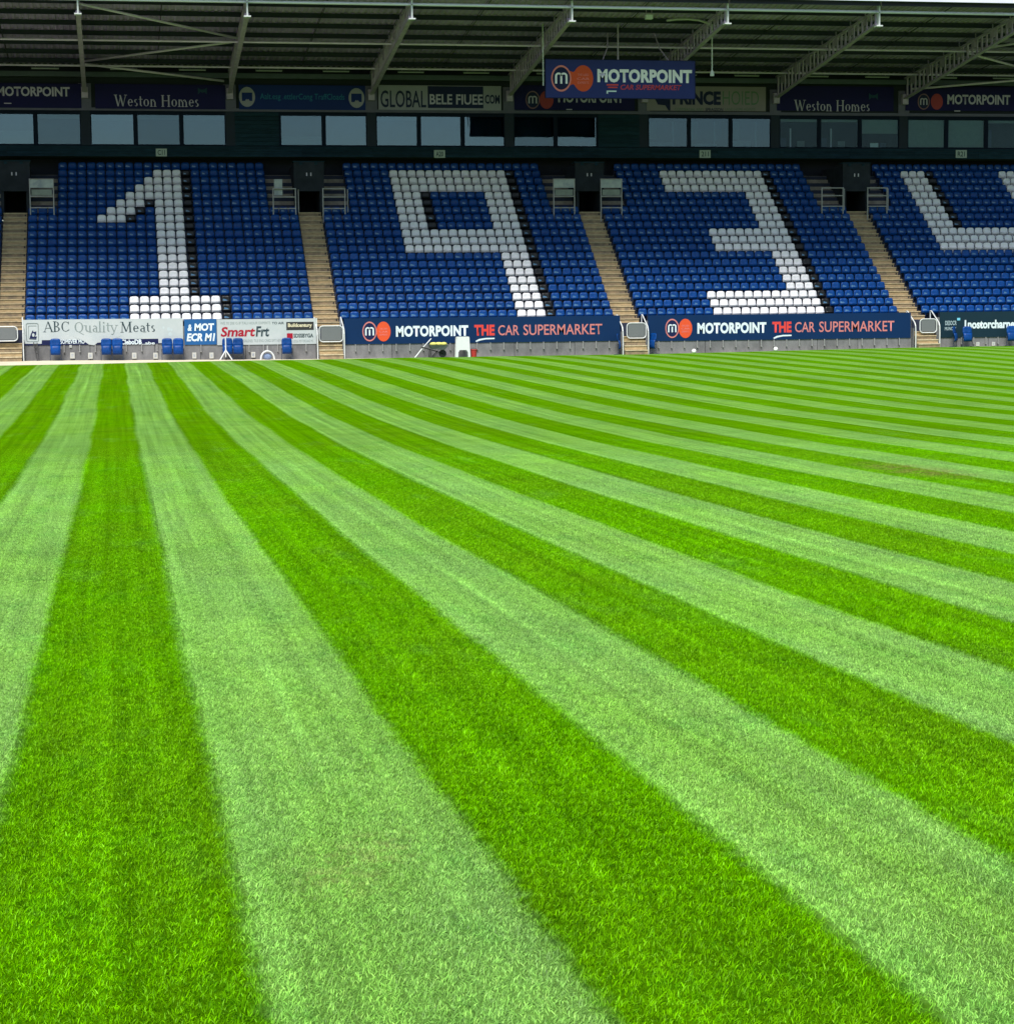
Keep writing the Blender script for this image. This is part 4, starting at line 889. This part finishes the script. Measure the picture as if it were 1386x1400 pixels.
for xa, xb in bays:
    for i in range(NPUR-1):
        for h_ in (0, 1):
            wd = (xb-xa)/2-.03; ln = PYs[i+1]-PYs[i]+.04; key = (round(wd, 2), round(ln, 2))
            if key not in cache: v, f = corrugated(wd, ln, (RZ1-RZ0)/(RY1-RY0)*ln); cache[key] = MB().add(v, f).mesh('roof_sheet', sheetm)
            linked('roof_sheet', cache[key], stand, ((xa+xb)/2+(h_-.5)*(xb-xa)/2-og.x, PYs[i]-.02-og.y, rz(PYs[i])+.003*((i+h_) % 3)-og.z))
m_ = MB(); m_.add([(XL-.3, RY0, RZ0+.09), (XR+.3, RY0, RZ0+.09), (XR+.3, RY1, RZ1+.09), (XL-.3, RY1, RZ1+.09), (XL-.3, RY0, RZ0+.15), (XR+.3, RY0, RZ0+.15), (XR+.3, RY1, RZ1+.15), (XL-.3, RY1, RZ1+.15)], [(0,1,2,3),(7,6,5,4),(0,4,5,1),(1,5,6,2),(2,6,7,3),(3,7,4,0)]); m_.build('roof_deck', dark, stand)
for y in PYs:                                                     # Z section purlins
    for xa, xb in bays:
        z = rz(y); m_ = MB(); m_.box(xa+.04, xb-.04, y-.012, y+.012, z-.24, z-.012); m_.box(xa+.04, xb-.04, y-.075, y-.0125, z-.255, z-.235); m_.box(xa+.04, xb-.04, y+.0125, y+.075, z-.03, z-.014)
        m_.build('purlin', purlm, stand)
for xa, xb in bays[1:-1]:
    xm = (xa+xb)/2; m_ = MB(); m_.beam((xm, PYs[0], rz(PYs[0])-.14), (xm, PYs[-1], rz(PYs[-1])-.14), .03, .03); m_.build('sag_rod', blackm, stand)
# front edge
m_ = MB(); m_.box(XL-.3, XR+.3, RY0-.16, RY0-.02, RZ0-.10, RZ0+.42); m_.build('eaves_gutter', gutterm, stand)
m_ = MB(); zt_ = 16.59; m_.tube((XL-.3, 98.4, zt_), (XR+.3, 98.4, zt_), .075, 12); m_.build('front_tube', gutterm, stand, smooth=True)
for y, z, nm in ((105.6, 15.68, 'tie_tube'), (112.4, 15.24, 'tie_tube')):
    m_ = MB(); m_.tube((XL-.3, y, z), (XR+.3, y, z), .058, 10); m_.build(nm, tubem, stand, smooth=True)
# trusses
zbF, zbB = 16.03, 14.10; yF_, yB_ = 98.5, 114.45
def zb_(y): return zbF+(zbB-zbF)*(y-yF_)/(yB_-yF_)
for ti, x in enumerate(TX):
    m_ = MB(); m_.beam((x, yF_, rz(yF_)-.33), (x, yB_, rz(yB_)-.36), .14, .10); tr = m_.build('roof_truss', steel, stand)
    m_ = MB(); m_.beam((x, yF_, zbF), (x, yB_, zbB), .22, .09); m_.build('bottom_chord', steel, tr)
    m_ = MB(); n = 26
    for i in range(n):
        y = yF_+.25+(yB_-yF_-.6)*i/(n-1); m_.box(x-.03, x+.03, y-.075, y+.075, zb_(y)+.03, rz(y)-.36)
    for y in PYs[1:-1]:
        m_.box(x-.02, x+.02, y-.30, y+.30, zb_(y)+.55*(rz(y)-.4-zb_(y)), rz(y)-.37)
    w_ = m_.build('web_posts', steel, tr); w_['kind'] = 'stuff' 
    m_ = MB(); m_.box(x-.035, x+.035, yF_-.30, yF_+.03, zbF-.12, 16.98); m_.box(x-.16, x+.16, yF_-.34, yF_+.04, zbF-.16, zbF-.10); m_.box(x-.12, x+.12, yF_-.30, yF_-.02, 16.52, 16.56); m_.build('end_plate', wsteel, tr)
    m_ = MB(); m_.box(x-.17, x+.17, yB_-.12, YF-.021, zbB-.32, zbB+.25); m_.build('foot_plate', steel, tr)
# diagonal wind bracing in the two braced bays
def brace(p, q):
    m_ = MB(); m_.tube(p, q, .062, 8); m_.build('diagonal_brace', tubem, stand, smooth=True)
def bracing(xa, xb):
    brace((xa+.08, 98.9, 16.45), (xb-.08, 105.5, 15.85)); brace((xb-.08, 105.7, 15.72), (xa+.08, 112.0, 15.42)); brace((xa+.08, 112.3, 15.30), (xb-.3, 114.3, 14.72))
bracing(TX[2], TX[3]); xa, xb = TX[8], TX[9]
brace((xa+.08, 105.7, 15.72), (xb-.08, 98.9, 16.45)); brace((xa+.08, 105.7, 15.60), (xb-.08, 112.3, 15.30)); brace((xa+.3, 114.2, 14.62), (xb-.08, 112.4, 15.12))
# unlit strip lights under the roof
lx = []
for i in range(len(TX)-1): lx += [TX[i]+.27*TP, TX[i]+.74*TP]
lab_l = []
me1 = MB().box(-.72, .72, -.06, .06, 0, .05).mesh('housing', framem); me2 = MB().box(-.70, .70, -.045, .045, -.045, -.001).mesh('diffuser', lampm); me3 = MB().box(-.5, -.48, -.01, .01, .05, .30).box(.48, .5, -.01, .01, .05, .30).mesh('hanger', steel)
k_ = 0
for i, x in enumerate(lx):
    y, z = 113.6, 15.22; u = CX+FPX*(Vector((x, y, z-CAMZ)).dot(cR))/(Vector((x, y, z-CAMZ)).dot(cF))
    if u < 0 or u > 1386: continue
    else: k_ += 1; lab = 'unlit strip light under the back of the roof, %s from the left' % ORD[k_-1]
    e = thing('strip_light', (x, y, z), lab, 'light', 'unlit strip lights under the roof'); linked('housing', me1, e); linked('diffuser', me2, e); linked('hanger', me3, e)

# hanging sign and fittings near the front of the roof
YH = 103.3
x0 = X_(746, 108, YH); x1 = X_(949.5, 108, YH); zt = Z_(847, 82.5, YH); zb = Z_(847, 134, YH)
e = thing('hanging_sign', ((x0+x1)/2, YH, zb), 'large navy MOTORPOINT sign hanging from the front of the roof', 'sign')
m_ = MB(); m_.box(x0, x1, YH, YH+.12, zb, zt); m_.build('panel', hangn, e)
m_ = MB(); m_.box(x0-.02, x1+.02, YH-.015, YH+.135, zt+.001, zt+.03); m_.box(x0-.02, x1+.02, YH-.015, YH+.135, zb-.03, zb-.001); m_.box(x0-.03, x0-.001, YH-.015, YH+.135, zb, zt); m_.box(x1+.001, x1+.03, YH-.015, YH+.135, zb, zt); m_.build('frame', navyink, e)
logo(767, 797, 107.2, 13.8, 17.5, YH, e, orange, pinkred, hwhite, navyink)
b_ = MB(); b_.prism([at(px, py, YH) for px, py in ((776, 96), (783, 98.5), (789, 96), (789, 118), (783, 115), (776, 118), (779.5, 107))][::-1], YH-.009, YH-.001); b_.build('roundel_neck', orange, e)
lpx('MOTORPOINT', 816.5, 94.8, 945.5, 113.2, YH-.004, hwhite, e, bold=.05, space=1.06)
lpx('CAR SUPERMARKET', 848, 116, 931, 123, YH-.004, flat('deep_red_print', (.50,.05,.07)), e, bold=.02, shear=.2)
for a_ in ((829, 115, 845, 117), (831, 118.5, 844, 120.3)): boxpx(a_[0], a_[1], a_[2], a_[3], YH-.006, .004, 'red_bar', red, e)
boxpx(829, 123.8, 842.5, 125.6, YH-.006, .004, 'underline', pwhite, e); boxpx(829, 125.6, 831, 128, YH-.006, .004, 'underline', pwhite, e)
m_ = MB(); xm = X_(845, 70, YH); m_.tube((xm, YH+.06, zt+.03), (xm, YH+.06, 16.46), .04); m_.build('hanger', steel, e)
for px, dx_ in ((824, .35), (914, -.35)): m_ = MB(); xx = X_(px, 80, YH); m_.tube((xx, YH+.06, zt+.02), (xx+dx_, YH+.5, 15.4), .03); m_.tube((xx+dx_, YH+.5, 15.4), (xx+dx_*1.4, YH+1.0, 16.2), .03); m_.build('hanger', steel, e)
m_ = MB(); xx = X_(742.3, 90, YH); m_.tube((xx, YH, Z_(742, 117, YH)), (xx, YH, 16.45), .028); o = m_.build('hanging_rod', wsteel, org=(xx, YH, 15)); tag(o, 'thin white rod hanging from the roof at the left edge of the hanging sign', 'rod')
# loudspeaker pole
xx, yy = X_(973, 60, 102.6), 102.6; zz = Z_(973, 104, yy)
e = thing('hanging_lamp', (xx, yy, zz), 'white lamp on a long vertical pole hanging right of the hanging sign', 'lamp')
m_ = MB(); m_.tube((xx, yy, zz+.28), (xx, yy, 16.5), .03); m_.tube((xx, yy, 16.0), (xx, yy, 16.15), .065); m_.build('pole', wsteel, e)
m_ = MB(); m_.tube((xx, yy, zz+.30), (xx, yy, zz+.10), .05, 10, .11); m_.tube((xx, yy, zz+.10), (xx, yy, zz), .11, 10, .10); m_.build('lamp_head', whitepaint, e)
# small white box and the long curved light
xx = X_(887, 21, 100.0); zz = Z_(887, 21, 100.0); e = thing('roof_camera', (xx, 100.0, zz-.18), 'small white box fixed under the roof above the hanging sign', 'camera')
m_ = MB(); m_.box(xx-.17, xx+.17, 99.9, 100.2, zz-.18, zz+.02); m_.build('housing', whitepaint, e); m_ = MB(); m_.box(xx-.19, xx+.19, 99.85, 100.22, zz+.021, zz+.06); m_.box(xx-.15, xx-.12, 100.0, 100.05, zz+.06, zz+.3); m_.box(xx+.12, xx+.15, 100.0, 100.05, zz+.06, zz+.3); m_.build('bracket', steel, e)
e = thing('curved_light', (X_(940, 27, 101.6), 101.6, Z_(940, 27, 101.6)), 'long curved pale light fitting under the roof left of the lamp pole', 'light')
m_ = MB(); P_ = [at(px, py, 101.6) for px, py in ((911, 28), (925, 26.3), (940, 26), (955, 27.5), (968, 31.5), (972, 36))]
m_.path([(a, 101.6, b) for a, b in P_], .055); m_.build('tube', lampm, e)
m_ = MB(); 
for px in (922, 949): a, b = at(px, 26, 101.6); m_.tube((a, 101.6, b), (a, 101.6, b+.35), .02)
m_.build('hanger', steel, e)

# ------------------------------------------------------------------ loose things in front of the wall
def chair(px, label, rot=0, Yc=102.95, sc=1.0, py=487):
    x = X_(px, py, Yc); z = float(ground_z(x, Yc)); e = thing('steward_chair', (x, Yc, z), label, 'chair', 'blue tip-up chairs in front of the wall'); e.rotation_euler.z = rot; lift = .17
    for nm, src, m in (('backrest', bb, blue), ('seat_pan', pp, blue)):
        v = [(X*1.13, Y_, (Z-.27)*1.0+.27+lift+(.12 if nm == 'backrest' else .0) if nm == 'seat_pan' else (Z-.27)*.95+.46+lift) for X, Y_, Z in src.v]
        if nm == 'seat_pan': v = [(X, Y_-.02, (Z-.075)*1.15+.07+lift+.03) for X, Y_, Z in v] if False else [(X*1.13, Y_-.02, (Z-.075)*1.18+.10+lift) for X, Y_, Z in src.v]
        q = MB(); q.v = v; q.f = src.f; me_ = q.mesh(nm, m, smooth=True); linked(nm, me_, e)
    for s in (-1, 1):
        q = MB(); q.tube((s*.26, -.08, 0), (s*.26, -.03, .55), .016, 6); q.tube((s*.26, -.08, .012), (s*.26, .16, .012), .014, 6); linked('leg', q.mesh('leg', bracket), e)
    q = MB(); q.tube((-.26, -.03, .50), (.26, -.03, .50), .016, 6); linked('crossbar', q.mesh('crossbar', bracket), e)
    return e
chair(76.7, 'single blue chair at the far left in front of the grey wall')
chair(146.2, 'left blue chair of the pair under the Quality Meats lettering'); chair(161.4, 'right blue chair of the pair under the Quality Meats lettering')
chair(229.2, 'left blue chair of the pair beside the blue MOT board'); chair(244.3, 'right blue chair of the pair beside the blue MOT board')
chair(311.5, 'blue chair behind the white post stand, left of its pair'); chair(326, 'blue chair right of the white post stand')
chair(392.5, 'single blue chair under the red plate of the SmartFrt board')
chair(843.8, 'blue chair seen side on, left of the gate between numerals nine and three', rot=1.25, py=480); chair(893.5, 'blue chair seen side on, right of the gate between numerals nine and three', rot=-1.2, py=480)
chair(1303, 'blue chair turned aside, right of the rightmost gate', rot=.9, py=472); chair(1321, 'blue chair under the dark teal board, left of the two sockets', py=472); chair(1381, 'blue chair cut off by the right edge of the photo', py=470)

# black folded stand at the left end
x = X_(51, 492, 103.0); z = float(ground_z(x, 103.0)); e = thing('folded_stand', (x, 103.0, z), 'dark folded metal stand leaning on the wall below the emblem', 'stand')
m_ = MB(); m_.tube((x+.02, 102.9, z), (x-.14, 103.25, z+.88), .022, 6); m_.build('leg', blackm, e); m_ = MB(); m_.tube((x+.10, 102.9, z), (x+.02, 103.25, z+.86), .022, 6); m_.build('leg', blackm, e)
m_ = MB(); m_.box(x-.16, x+.05, 103.22, 103.27, z+.72, z+.80); m_.tube((x-.02, 103.0, z+.35), (x+.07, 103.0, z+.35), .014, 6); m_.build('crossbar', blackm, e)
# white post on a tripod
x = X_(309.3, 493, 102.6); z = float(ground_z(x, 102.6)); e = thing('post_stand', (x, 102.6, z), 'tall white post on a spread white tripod base in front of the blue chairs', 'stand')
m_ = MB(); m_.tube((x, 102.6, z+.42), (x, 102.6, z+1.12), .03); m_.tube((x, 102.6, z+.05), (x, 102.6, z+.42), .022); m_.build('post', whitepaint, e)
for a_ in (200, 340, 90):
    m_ = MB(); c_, s_ = math.cos(math.radians(a_)), math.sin(math.radians(a_)); m_.tube((x, 102.6, z+.46), (x+.31*c_, 102.6+.31*s_, z), .03); m_.build('leg', whitepaint, e)
m_ = MB(); m_.sphere((x, 102.55, z+.06), .07); m_.build('foot', blackm, e)
# low white bag frame
x = X_(366, 492.5, 102.6); z = float(ground_z(x, 102.6)); e = thing('ball_bag', (x, 102.6, z), 'low white dome frame holding a blue bag, right of the white tripod', 'bag')
m_ = MB()
for yo in (-.12, .12): m_.path([(x+.33*math.cos(math.radians(a_)), 102.6+yo, z+.42*math.sin(math.radians(a_))) for a_ in range(0, 181, 20)], .036, 6)
m_.build('frame', whitepaint, e)
m_ = MB(); m_.sphere((0, 0, 0), 1); m_.v = [(x+.22*a, 102.6+.10*b, z+.14+.17*c) for a, b, c in m_.v]; m_.build('bag', blueobj, e, smooth=True)
m_ = MB(); m_.tube((x, 102.6, z+.38), (x+.01, 102.6, z+.68), .016); m_.build('post', whitepaint, e)
# leaning pole
y = 102.9; a = at(566.5, 490, y); b = at(590.8, 463.2, y); z = float(ground_z(a[0], y)); m_ = MB(); c = at(579, 474.5, y); m_.tube((a[0], y-.2, z), (c[0], y, c[1]), .03); m_.tube((c[0], y, c[1]), (b[0], y+.35, b[1]), .028); o = m_.build('leaning_pole', wsteel, org=(a[0], y, z)); tag(o, 'long pale pole leaning against the navy board left of the wheelbarrow', 'pole')
# wheelbarrow
y = 102.6; x = X_(597, 490, y); z = float(ground_z(x, y)); e = thing('wheelbarrow', (x, y, z), 'grey wheelbarrow loaded with yellow bags in front of the wall', 'wheelbarrow')
m_ = MB(); m_.add([(x-.24,y-.26,z+.42),(x+.36,y-.26,z+.36),(x+.36,y+.26,z+.36),(x-.24,y+.26,z+.42),(x-.40,y-.36,z+.62),(x+.56,y-.36,z+.60),(x+.56,y+.36,z+.60),(x-.40,y+.36,z+.62)], [(0,3,2,1),(0,1,5,4),(1,2,6,5),(2,3,7,6),(3,0,4,7)]); m_.build('tray', barrowm, e)
m_ = MB()
for u, v, q in ((-.15, 0, .2), (.12, .05, .22), (.36, -.03, .17)): m_.sphere((0,0,0), 1, 10, 6); n_ = len(m_.v)-len(MB().sphere((0,0,0),1,10,6).v); m_.v[n_:] = [(x+u+q*a, y+v+.2*b, z+.66+.10*c) for a, b, c in m_.v[n_:]]
m_.build('yellow_bags', yellowm, e, smooth=True)
m_ = MB(); m_.tube((x+.30, y-.035, z+.19), (x+.30, y+.035, z+.19), .19, 16); m_.build('wheel', blackm, e)
for s in (-.24, .24):
    m_ = MB(); m_.tube((x-.75, y+s, z+.52), (x+.34, y+s*.3, z+.2), .02, 6); m_.build('handle', blackm, e)
    m_ = MB(); m_.path([(x-.30, y+s, z+.40), (x-.36, y+s, z), (x-.20, y+s, z), (x+.05, y+s, z+.30)], .02, 6); m_.build('leg', blackm, e)
# white plastic step stool / table top leaning
y = 102.7; x = X_(632.5, 489, y); z = float(ground_z(x, y)); e = thing('plastic_stool', (x, y, z), 'white plastic stool with an arched opening between its legs', 'stool')
h = 27.5/27.2; w0, w1 = .36, .32; arch = [(.20*math.cos(math.radians(a_)), .10+.20*math.sin(math.radians(a_))*.9) for a_ in range(0, 181, 20)]
for yo, nm in ((-.18, 'front_panel'), (.15, 'back_panel')):
    m_ = MB(); P0 = [(x-w0, z), (x-.21, z)]; outl = [(x-w0, z), (x-.25, z), (x-.24, z+.24), (x-.17, z+.35), (x+.17, z+.35), (x+.24, z+.24), (x+.25, z), (x+w0, z), (x+w1, z+h-.04), (x+w1-.04, z+h), (x-w1+.04, z+h), (x-w1, z+h-.04)]; m_.prism(outl, y+yo, y+yo+.03); m_.build(nm, whitepaint, e)
m_ = MB(); m_.box(x-w1+.02, x+w1-.02, y-.15, y+.15, z+h-.04, z+h-.001); m_.build('top', whitepaint, e)
# red bucket
x = X_(647.8, 489, y); z = float(ground_z(x, y)); e = thing('red_bucket', (x, y, z), 'red bucket on the ground right of the white stool', 'bucket')
m_ = MB(); m_.tube((x, y, z), (x, y, z+.36), .13, 14, .165); m_.build('body', redm, e); m_ = MB(); m_.tube((x, y, z+.34), (x, y, z+.38), .18, 14); m_.build('rim', redm, e); m_ = MB(); m_.path([(x+.17*math.cos(math.radians(a_)), y, z+.36+.07*math.sin(math.radians(a_))) for a_ in range(0, 181, 30)], .008, 5); m_.build('handle', blackm, e)
# balls
for px, py, lab in ((948.3, 483.6, 'white football on the grass, the left one of the two'), (1060, 480.8, 'white football on the grass, the right one of the two')):
    y = 102.3; x = X_(px, py, y); z = float(ground_z(x, y)); m_ = MB(); m_.sphere((x, y, z+.115), .112, 18, 12); o = m_.build('football', ballm, org=(x, y, z), smooth=True); tag(o, lab, 'ball', 'two white footballs')
